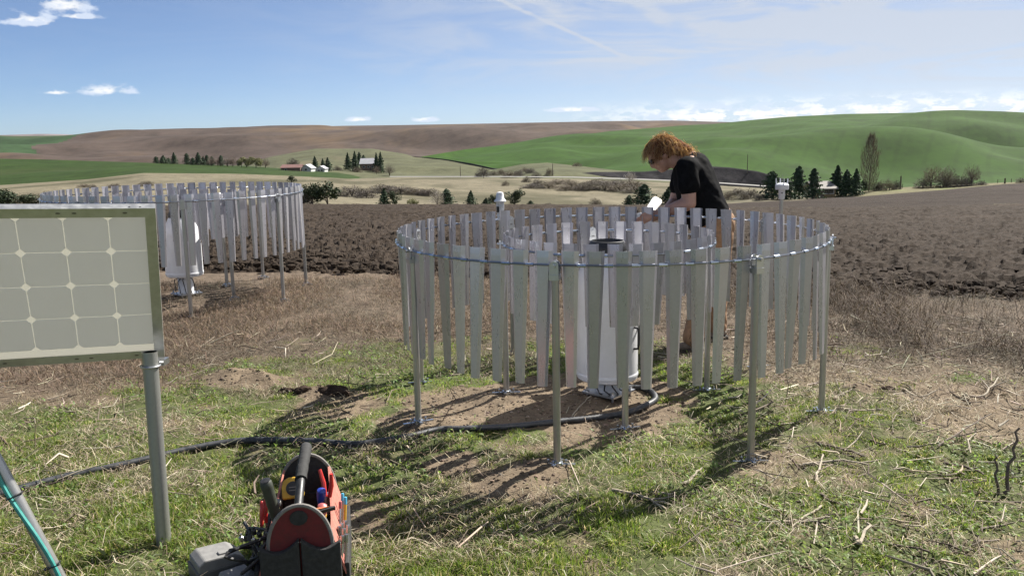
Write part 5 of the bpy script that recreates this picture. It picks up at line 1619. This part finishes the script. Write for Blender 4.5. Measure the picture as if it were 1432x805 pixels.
    Sx.limb([neck0.lerp(neck1, 0.55) + Vector((0.0, 0, -0.02)), neck1 + Vector((0.0, 0, -0.01))], [0.072, 0.092])
    for sh_, el in ((shN, elN), (shF, elF)):
        Sx.limb([J(968, 236, Y0), sh_], [0.11, 0.078]); Sx.limb([sh_, sh_.lerp(el, 0.30), sh_.lerp(el, 0.50)], [0.076, 0.080, 0.083])
    Sx.build('t_shirt', M['shirt'], t, 0.0105, 5, 0.012, 0.11)
    # trousers
    Tr = Blob()
    Tr.limb([J(986, 298, Y0), J(993, 308, Y0)], [0.150, 0.150], (1.0, 1.12, 1.0))
    for hp, kn, an in ((hpN, knN, anN), (hpF, knF, anF)):
        Tr.limb([hp, hp.lerp(kn, 0.5), kn, kn.lerp(an, 0.6), an + Vector((0, 0, 0.015))], [0.120, 0.100, 0.084, 0.078, 0.080])
    Tr.build('trousers', M['trouser'], t, 0.0105, 4, 0.012, 0.09)
    Bl = MB(); cw = J(990, 298, Y0)
    Bl.tube([cw + Vector((0.160 * math.cos(a), 0.185 * math.sin(a), 0.012 * math.cos(a))) for a in [2 * PI * k / 28 for k in range(28)]], 0.012, 6, close=True)
    Bl.build('belt', M['boot'], t)
    for an in (anN, anF):
        b_ = Blob()
        b_.limb([an + Vector((0.03, 0, -0.045)), an + Vector((-0.05, 0.0, -0.055)), an + Vector((-0.15, 0.0, -0.062))], [0.045, 0.044, 0.036], (1.0, 1.05, 0.75))
        b_.limb([an + Vector((0.005, 0, -0.03)), an + Vector((0.0, 0, 0.06))], [0.05, 0.05])
        sh_ = b_.build('boot', M['boot'], t, 0.009, 3)
        so = MB().prism([(0.075, -0.045), (0.085, 0.0), (0.075, 0.045), (-0.06, 0.048), (-0.15, 0.045), (-0.185, 0.0), (-0.15, -0.045), (-0.06, -0.048)], Matrix.Translation(an + Vector((0, 0, -0.09))), 0.022)
        so.build('sole', M['black'], t, False)
    # sunglasses
    g = MB()
    for s_ in (-1, 1):
        c = head_c + f * 0.087 + sd * (0.033 * s_) + u * 0.006
        g.ball(c, 1.0, 10, 7, (0.016, 0.029, 0.021))
        g.tube([c + sd * (0.026 * s_) + u * 0.008, head_c + sd * (0.080 * s_) + f * 0.03 + u * 0.010, head_c + sd * (0.082 * s_) - f * 0.015 + u * 0.006], 0.0032, 5)
    g.tube([head_c + f * 0.100 + sd * 0.014 + u * 0.010, head_c + f * 0.100 - sd * 0.014 + u * 0.010], 0.003, 5)
    g.build('sunglasses', M['lens'], t)
    # hair: a close cap and curling strands
    hc = Blob()
    hc.ball(head_c + u * 0.034 - f * 0.024, 1, (0.104, 0.086, 0.098), R3)
    hc.ball(head_c - f * 0.085 - u * 0.000, 1, (0.060, 0.075, 0.070), R3)
    hc.ball(head_c - f * 0.115 - u * 0.045, 1, (0.060, 0.070, 0.060), R3)
    hc.ball(J(957, 212, Y0), 0.056); hc.ball(J(947, 207, Y0), 0.062); hc.ball(J(938, 204, Y0), 0.066)
    hm_ = plain('red_hair', (0.155, 0.066, 0.030), 0.9, 0, 0.35, 30, spec=0.1)
    cap = hc.build('hair', hm_, t, 0.008, 3, 0.012, 0.035)
    n = 3000; K = 7
    dirs = rs.normal(0, 1, (n * 3, 3)); dirs /= np.linalg.norm(dirs, axis=1)[:, None]
    keep = (dirs[:, 2] > -0.15) & ~((dirs[:, 0] > 0.55) & (dirs[:, 2] < 0.45))
    dirs = dirs[keep][:n]; n = len(dirs)
    Rm = np.array(R3)
    loc = dirs * np.array([0.106, 0.088, 0.100]) + np.array([-0.024, 0, 0.034])
    P = loc @ Rm.T + np.array(head_c)
    back = rs.random(n) < 0.38                                # strands of the loose tail lying on the neck
    tail0, tail1 = np.array(J(936, 205, Y0)), np.array(J(967, 214, Y0))
    k = rs.random(back.sum())[:, None]
    P[back] = tail0 + (tail1 - tail0) * k + rs.normal(0, 1, (back.sum(), 3)) * np.array([0.018, 0.045, 0.022]) + np.array([0, 0, 0.008])
    out_ = dirs @ Rm.T
    fwd = np.array(f)
    v = out_ * 0.42 + rs.normal(0, 0.30, (n, 3))
    front = dirs[:, 0] > 0.05
    v[front] += fwd * 0.8
    v[~front] += -fwd * 0.55
    v[back] = np.array([0.7, 0, 0.1]) + rs.normal(0, 0.5, (back.sum(), 3))
    L = rs.uniform(0.045, 0.115, n)
    ph, fr_ = rs.uniform(0, 6.28, n), rs.uniform(5, 10, n)
    pts_ = [P]; cur = P.copy()
    for i in range(K - 1):
        v = v + np.array([0, 0, -0.62])
        v /= np.linalg.norm(v, axis=1)[:, None]
        cur = cur + v * (L / (K - 1))[:, None]
        curl = 0.0035 * np.stack([np.sin(ph + fr_ * i * 0.35), np.cos(ph * 1.3 + fr_ * i * 0.35), np.sin(ph * 0.7 + fr_ * i * 0.3)], -1)
        pts_.append(cur + curl)
    V = np.zeros((n, K * 2, 3)); sdv = rs.normal(0, 1, (n, 3)); sdv /= np.linalg.norm(sdv, axis=1)[:, None]
    for i in range(K):
        wv = 0.0017 * (1 - 0.75 * i / (K - 1))
        V[:, 2 * i] = pts_[i] - sdv * wv; V[:, 2 * i + 1] = pts_[i] + sdv * wv
    Fa = np.array([(2 * i, 2 * i + 1, 2 * i + 3, 2 * i + 2) for i in range(K - 1)])
    Fa = (Fa[None] + (np.arange(n) * K * 2)[:, None, None]).reshape(-1, 4)
    col = pick(n, [(0.26, 0.135, 0.065), (0.36, 0.20, 0.10), (0.18, 0.085, 0.04), (0.50, 0.33, 0.19)], 0.2)
    hs_ = np_mesh('hair_strands', V.reshape(-1, 3), Fa, M['hair'], np.repeat(col[:, None], K * 2, 1).reshape(-1, 3), True, cap)
    hs_['kind'] = 'stuff'
    # faint print on the chest of the shirt, cloth in the back pocket
    c = J(1018, 296, Y0 - 0.10)
    m = MB(); rnd = random.Random(3)
    prof = [(0.0, 0.0), (0.012, -0.05), (0.020, -0.11), (0.012, -0.17), (0.004, -0.225)]
    for i, (dx, dz) in enumerate(prof):
        w_ = (0.020, 0.030, 0.034, 0.026, 0.006)[i]
        m.v += [tuple(c + Vector((dx - w_ / 2, -0.012, dz))), tuple(c + Vector((dx + w_ / 2, 0.006, dz))), tuple(c + Vector((dx + w_ / 2 + 0.002, 0.018, dz))), tuple(c + Vector((dx - w_ / 2, 0.008, dz)))]
    for i in range(4):
        for k in range(4):
            m.f.append((i * 4 + k, i * 4 + (k + 1) % 4, i * 4 + 4 + (k + 1) % 4, i * 4 + 4 + k))
    m.f += [(3, 2, 1, 0), (16, 17, 18, 19)]
    gl = m.build('pocket_cloth', M['tancloth']); gl.location = base
    tag(gl, 'tan cloth hanging from the back pocket of the brown trousers', 'cloth')
    # the loose slat in the hands
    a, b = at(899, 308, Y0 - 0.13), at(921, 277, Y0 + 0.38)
    me = slat_mesh('loose_slat', 0.06, -0.573, 0.082, 0.044, 0.004); me.materials[0] = plain('lit_slat_sheet', (0.95, 0.95, 0.95), 0.4, 0.1, 0.03)  # near-white copy of the slat metal, its bright reflection put into the colour
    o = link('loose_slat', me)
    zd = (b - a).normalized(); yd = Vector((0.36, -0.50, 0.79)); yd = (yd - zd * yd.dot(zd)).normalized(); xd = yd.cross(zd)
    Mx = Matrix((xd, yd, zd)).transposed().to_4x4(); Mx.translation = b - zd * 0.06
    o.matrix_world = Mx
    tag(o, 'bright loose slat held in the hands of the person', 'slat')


make_person()


# ================================================================== TOOL BAG AND TOOLS
M['redfab'] = plain('shaded_red_fabric', (0.13, 0.016, 0.017), 0.85, 0, 0.15, 60, bump=0.3)  # red bag cloth, darkened for the shade on the near end
M['salmon'] = plain('sunlit_red_fabric', (0.46, 0.165, 0.125), 0.8, 0, 0.12, 50, bump=0.2)  # same red cloth on the flaps, sunlight put into its paler colour
M['darkfab'] = plain('black_nylon', (0.026, 0.026, 0.026), 0.85, 0, 0.35, 60, bump=0.4)
M['bind'] = plain('grey_binding', (0.20, 0.185, 0.17), 0.85, 0, 0.15, 60)
M['yellow'] = plain('yellow_plastic', (0.62, 0.36, 0.03), 0.45, 0, 0.08, 40)
M['red'] = plain('red_grip', (0.50, 0.03, 0.025), 0.4, 0, 0.1, 40)
M['blue'] = plain('blue_plastic', (0.03, 0.06, 0.36), 0.35, 0, 0.1, 40)
M['skyblue'] = plain('light_blue_plastic', (0.08, 0.40, 0.62), 0.4, 0, 0.1, 40)
M['pink'] = plain('dull_red_plastic', (0.45, 0.12, 0.12), 0.4, 0, 0.15, 40)
M['olive'] = plain('dark_green_grip', (0.040, 0.046, 0.034), 0.6, 0, 0.2, 40)
M['steel'] = galvanised('tool_steel', (0.6, 0.6, 0.62), 0.25, 60)
M['greyplastic'] = plain('grey_plastic', (0.20, 0.197, 0.19), 0.6, 0, 0.08, 30, bump=0.15)
M['greydark'] = plain('dark_grey_plastic', (0.10, 0.10, 0.098), 0.6, 0, 0.1, 30)

BA = 0.179
BC = Vector((-0.768, 2.875, 0.0))
bag = thing('tool_bag', 'open red and black tool bag with arched ends on the grass', 'tool bag', BC, BA)
BM = Matrix.Translation(BC) @ Matrix.Rotation(BA, 4, 'Z')


def arch(w_, zsh, ztop, n=14, z0=0.0):
    return [(-w_, z0), (w_, z0), (w_, zsh)] + [(w_ * math.cos(a), zsh + (ztop - zsh) * math.sin(a)) for a in [PI * k / n for k in range(1, n)]] + [(-w_, zsh)]


HW, HL = 0.104, 0.235
XZ = Matrix.Rotation(PI / 2, 4, 'X')                         # local XY polygon -> XZ plane, depth to -Y
for s_, nm in ((-1, 'near'), (1, 'far')):
    y = s_ * HL
    ep = MB().prism(arch(HW, 0.205, 0.350), Matrix.Translation((0, y + 0.006, 0)) @ XZ, 0.012).build('end_panel', M['redfab'] if s_ < 0 else M['darkfab'], bag, False)
    rim = [(HW * math.cos(a), 0.205 + 0.147 * math.sin(a)) for a in [PI * k / 20 for k in range(21)]]
    MB().tube([(HW, y, 0.13)] + [(x, y, z) for x, z in rim] + [(-HW, y, 0.13)], 0.0078, 8).build('binding', M['bind'], bag)
    if s_ < 0:
        MB().prism([(0.030 * math.cos(a), 0.311 + 0.026 * math.sin(a)) for a in [2 * PI * k / 12 for k in range(12)]], Matrix.Translation((0, y - 0.0062, 0)) @ XZ, 0.004).build('velcro_tab', M['darkfab'], bag, False)
        for q in (-1, 1):                                    # two outer pockets with sagging tops
            P = [(q * 0.003, 0.0), (q * 0.132, 0.0), (q * 0.132, 0.225)] + [(q * (0.132 - 0.129 * k / 8), 0.225 - 0.032 * math.sin(PI * k / 8) + 0.018 * k / 8) for k in range(1, 8)] + [(q * 0.003, 0.243)]
            if q < 0: P = P[::-1]
            pk = MB().prism(P, Matrix.Translation((0, y - 0.008, 0)) @ XZ, 0.024).build('pocket', M['darkfab'], bag, False, bevel=0.004)
            MB().tube([(q * (0.132 - 0.129 * k / 8), y - 0.028, 0.225 - 0.032 * math.sin(PI * k / 8) + 0.018 * k / 8 - 0.006) for k in range(9)], 0.0035, 5).build('hem', M['bind'], pk)
    else:
        MB().prism(arch(HW - 0.014, 0.17, 0.20, z0=0.03), Matrix.Translation((0, y - 0.008, 0)) @ XZ, 0.012).build('inner_pocket', M['darkfab'], bag, False)
for s_ in (-1, 1):                                          # side walls: upper flap in the sunlit red above a dark pocket band
    x = s_ * HW
    P = [(-HL, 0.09), (HL, 0.09), (HL, 0.300), (HL * 0.5, 0.275), (-HL * 0.5, 0.240), (-HL, 0.235)]
    V = [(s_ * (0.150 - 0.045 * (z - 0.09) / 0.15), y, z) for y, z in P] + [(s_ * (0.143 - 0.045 * (z - 0.09) / 0.15), y, z) for y, z in P]
    MB().add(V, [tuple(range(6)), tuple(reversed(range(6, 12)))] + [(i, i + 6, 6 + (i + 1) % 6, (i + 1) % 6) for i in range(6)]).build('side_flap', M['salmon'], bag, False)
    x = s_ * 0.137
    P2 = [(-HL, 0.0), (HL, 0.0), (HL, 0.13), (-HL, 0.13)]
    YZ2 = Matrix.Translation((x + 0.012 * s_ + 0.008, 0, 0)) @ Matrix(((0, 0, -1, 0), (1, 0, 0, 0), (0, 1, 0, 0), (0, 0, 0, 1)))
    MB().prism(P2, YZ2, 0.016).build('side_pocket', M['darkfab'], bag, False, bevel=0.004)
MB().box((0, 0, 0.012), (2 * HW - 0.02, 2 * HL - 0.02, 0.02)).build('base', M['darkfab'], bag, False)
hp_ = [(0, -0.225, 0.345), (0.003, -0.17, 0.372), (0.006, -0.09, 0.405), (0.012, 0.0, 0.428), (0.014, 0.055, 0.435), (0.012, 0.11, 0.425), (0.006, 0.18, 0.390), (0, 0.225, 0.348)]
hcat = catmull([Vector(p) for p in hp_], 6)
MB().tube(hcat, 0.0150, 12).build('handle', M['black'], bag)
gr = [p for p in hcat if p.y > -0.12 and p.y < 0.14]
MB().tube(gr, [0.0205 + 0.0010 * math.cos(i * 1.9) for i in range(len(gr))], 12).build('grip', M['darkfab'], bag)


def W(px, py, z): return gnd(px, py, z)


def rod_tool(name, label, a, b, segs, group='hand tools in the bag'):
    """tool built along a line from a to b: list of (part, material, [(t, r), ...], sides)"""
    a, b = Vector(a), Vector(b)
    t = thing(name, label, 'tool', a, 0, group)
    d = b - a
    for nm, mt, prof, n in segs:
        MB().tube([d * q for q, _ in prof], [r for _, r in prof], n).build(nm, mt, t)
    return t


def Lb(x, y, z): return BM @ Vector((x, y, z))


# tape measure leaning inside the far left
tmv = W(410, 683, 0.275)
tmx = thing('tape_measure', 'yellow tape measure with black face inside the bag', 'tape measure', tmv, BA + 0.1, 'hand tools in the bag')
RT = Matrix.Rotation(-0.45, 4, 'X')
MB().prism([(-0.038, -0.036), (0.034, -0.036), (0.039, -0.028), (0.039, 0.012), (0.026, 0.034), (0.008, 0.041), (-0.016, 0.041), (-0.034, 0.030), (-0.041, 0.008), (-0.041, -0.030)], RT @ XZ, 0.034).build('case', M['yellow'], tmx, False, bevel=0.005)
MB().prism([(0.026 * math.cos(k * PI / 10), 0.026 * math.sin(k * PI / 10)) for k in range(20)], RT @ Matrix.Translation((0, -0.034, 0)) @ XZ, 0.003).build('face', M['black'], tmx, False)
for dz in (-0.007, 0.004):
    MB().box(RT @ Vector((0.0, -0.0375, dz)), (0.030, 0.0012, 0.003), RT.to_3x3()).build('lettering', M['bind'], tmx, False)
rod_tool('hammer', 'thick dark green tool handle sticking out of the left of the bag', W(392, 742, 0.22), W(371, 672, 0.42), [('shaft', M['olive'], [(0, 0.016), (0.3, 0.0175), (0.6, 0.019), (0.9, 0.0205), (0.97, 0.020), (1.0, 0.015)], 12), ('pommel', M['black'], [(0.985, 0.014), (1.01, 0.0175), (1.02, 0.010)], 12)])
rod_tool('punch', 'round grey headed tool between green handle and tape measure', W(386, 730, 0.20), W(388, 699, 0.30), [('shaft', M['steel'], [(0, 0.006), (0.8, 0.006)], 8), ('head', M['greyplastic'], [(0.72, 0.006), (0.78, 0.012), (0.88, 0.014), (0.97, 0.012), (1.0, 0.004)], 12)])
pl_ = thing('pliers', 'red handled pliers standing at the far right inside the bag', 'tool', W(458, 700, 0.24), 0, 'hand tools in the bag')
o_ = W(458, 700, 0.24)
for a, b in (((455, 694, 0.27), (447, 656, 0.36)), ((461, 694, 0.27), (452, 648, 0.385))):
    A_, B_ = W(*a) - o_, W(*b) - o_
    if a[0] > 458: B_ = W(463, 662, 0.36) - o_
    MB().tube([A_ * 1.0, A_.lerp(B_, 0.5) + Vector((0.004, 0, 0)), B_], [0.0075, 0.0085, 0.0065], 8).build('handle', M['red'], pl_)
MB().tube([Vector((0, 0, -0.05)), Vector((0, 0, 0.03))], [0.010, 0.014], 8).build('jaw', M['steel'], pl_)
rod_tool('screwdriver', 'blue knobbed screwdriver inside the bag', W(446, 718, 0.20), W(450, 683, 0.31), [('shaft', M['steel'], [(0, 0.004), (0.6, 0.004)], 8), ('grip', M['blue'], [(0.45, 0.010), (0.6, 0.014), (0.8, 0.017), (0.94, 0.016), (1.0, 0.006)], 12)])
rod_tool('screwdriver', 'dull red knobbed screwdriver with yellow collar in the bag', W(449, 742, 0.20), W(451, 704, 0.31), [('shaft', M['steel'], [(0, 0.004), (0.6, 0.004)], 8), ('grip', M['pink'], [(0.45, 0.010), (0.6, 0.015), (0.8, 0.0175), (0.94, 0.016), (1.0, 0.006)], 12), ('collar', M['yellow'], [(0.50, 0.0155), (0.56, 0.0165), (0.62, 0.0168)], 12)])
kn_ = thing('utility_knife', 'black and orange folding knife lying across the bag tools', 'tool', W(449, 716, 0.285), 0.25, 'hand tools in the bag')
MB().prism([(-0.045, -0.006), (0.0, -0.010), (0.05, 0.004), (0.048, 0.012), (0.0, 0.008), (-0.04, 0.006)], Matrix.Rotation(0.15, 4, 'X'), 0.014).build('body', M['black'], kn_, False, bevel=0.002)
MB().prism([(-0.035, -0.003), (0.0, -0.005), (0.030, 0.003), (0.0, 0.005)], Matrix.Translation((0, 0, 0.0145)) @ Matrix.Rotation(0.15, 4, 'X'), 0.003).build('inlay', plain('orange_inlay', (0.55, 0.16, 0.06), 0.5), kn_, False)
for a, b, lb in (((366, 735, 0.20), (366, 700, 0.285), 'left red handle poking out at the left side of the bag'), ((372, 730, 0.20), (371, 697, 0.285), 'right red handle poking out at the left side of the bag')):
    rod_tool('snips', lb, W(*a), W(*b), [('grip', M['red'], [(0, 0.007), (0.5, 0.008), (0.95, 0.007), (1.0, 0.003)], 8), ('tip', M['steel'], [(-0.25, 0.003), (0.0, 0.006)], 8)])
# pens and bits in the right outer pocket
for i, (px, py, c1, c2, lb) in enumerate(((479, 689, 'skyblue', 'steel', 'light blue pen at the far end of the outer bag pocket'), (483, 694, 'skyblue', 'yellow', 'light blue and yellow pen in the outer bag pocket'), (476, 700, 'pink', 'steel', 'dark red marker in the outer bag pocket'))):
    rod_tool('pen', lb, W(px - 1, py + 48, 0.14), W(px, py, 0.255), [('barrel', M[c2], [(0, 0.005), (0.8, 0.0055)], 8), ('cap', M[c1], [(0.78, 0.0065), (0.98, 0.0062), (1.0, 0.003)], 8)], 'pens in the outer bag pocket')
for i, (px, py) in enumerate(((478, 731), (483, 727), (481, 738), (487, 733), (474, 735), (479, 748), (484, 746))):
    rod_tool('socket_bit', ORD[i] + ' shiny steel socket bit in the right outer pocket of the bag', W(px - 1, py + 36, 0.13), W(px, py, 0.215), [('shank', M['steel'], [(0, 0.004), (0.7, 0.0045)], 6), ('head', M['steel'], [(0.68, 0.006), (0.74, 0.0075), (0.99, 0.0075), (1.0, 0.005)], 8)], 'socket bits in the outer bag pocket')
# bundle of black straps and plugs hanging at the left
bc = thing('cable_bundle', 'tangle of black straps and plugs hanging at the left side of the bag', 'cables', Lb(-HW - 0.03, -0.10, 0.0))
crn = random.Random(12)
for i in range(9):
    P = [Vector((crn.uniform(-0.035, 0.02), crn.uniform(-0.13, 0.10), 0.02 + 0.19 * k / 5 + crn.uniform(-0.02, 0.02))) + Vector((crn.uniform(-0.02, 0.02), crn.uniform(-0.02, 0.02), 0)) * k for k in range(6)]
    MB().tube(catmull(P, 4), 0.0065, 6).build('strap', M['black'], bc)
for i in range(7):
    c = Vector((crn.uniform(-0.07, 0.0), crn.uniform(-0.12, 0.06), crn.uniform(0.13, 0.23)))
    MB().lathe([(0.004, -0.012), (0.009, -0.01), (0.009, 0.006), (0.004, 0.010), (0.004, 0.018)], c, 8, Matrix.Rotation(crn.uniform(-0.8, 0.8), 3, 'X')).build('plug', M['steel'] if i % 3 == 0 else M['black'], bc)

# grey plastic case beside the bag
gc = W(302, 762, 0.11)
cs_ = thing('plastic_case', 'grey plastic case lying on the grass left of the tool bag', 'case', (gc.x, gc.y, 0.0), -0.42)
cs_.rotation_euler = (0, 0, 0.62); cs_.scale = (0.82, 0.82, 0.88)
MB().prism([(-0.10, 0.0), (0.10, 0.0), (0.105, 0.02), (0.10, 0.072), (0.06, 0.100), (-0.07, 0.106), (-0.10, 0.085)], Matrix.Translation((0, 0.075, 0)) @ XZ, 0.150).build('lid', M['greyplastic'], cs_, False, bevel=0.006)
MB().box((0, 0, 0.030), (0.216, 0.158, 0.06)).build('tray', M['greydark'], cs_, False, bevel=0.006)
MB().box((0.02, -0.04, 0.104), (0.05, 0.03, 0.010), Matrix.Rotation(0.05, 3, 'Y')).build('latch', M['greyplastic'], cs_, False, bevel=0.003)
gc2 = W(335, 800, 0.08)
c2_ = thing('plastic_case', 'smaller grey block wedged between grey case and tool bag', 'case', (gc2.x, gc2.y, 0.0), 0.75)
MB().prism([(-0.06, 0.0), (0.06, 0.0), (0.062, 0.05), (0.04, 0.080), (-0.05, 0.084), (-0.062, 0.06)], Matrix.Translation((0, 0.05, 0)) @ XZ, 0.10).build('shell', M['greyplastic'], c2_, False, bevel=0.005)
MB().box((0, 0, 0.018), (0.128, 0.106, 0.036)).build('foot', M['greydark'], c2_, False, bevel=0.004)


# ================================================================== HAZE
hz = MB().box((0, 2850, 45), (15000, 6100, 350)).build('haze', M['road'], None, False)
hzm = bpy.data.materials.new('pale_air'); hzm.use_nodes = True
ht = NT(hzm.node_tree); ht.n.clear()
ho = ht.n.new('ShaderNodeOutputMaterial'); hv = ht.n.new('ShaderNodeVolumePrincipled')
hv.inputs['Color'].default_value = (0.86, 0.91, 1.0, 1); hv.inputs['Density'].default_value = 0.000011; hv.inputs['Anisotropy'].default_value = 0.35
ht.l.new(hv.outputs[0], ho.inputs['Volume'])
hz.data.materials.clear(); hz.data.materials.append(hzm)
kind(hz, 'stuff', 'thin pale haze in the air')
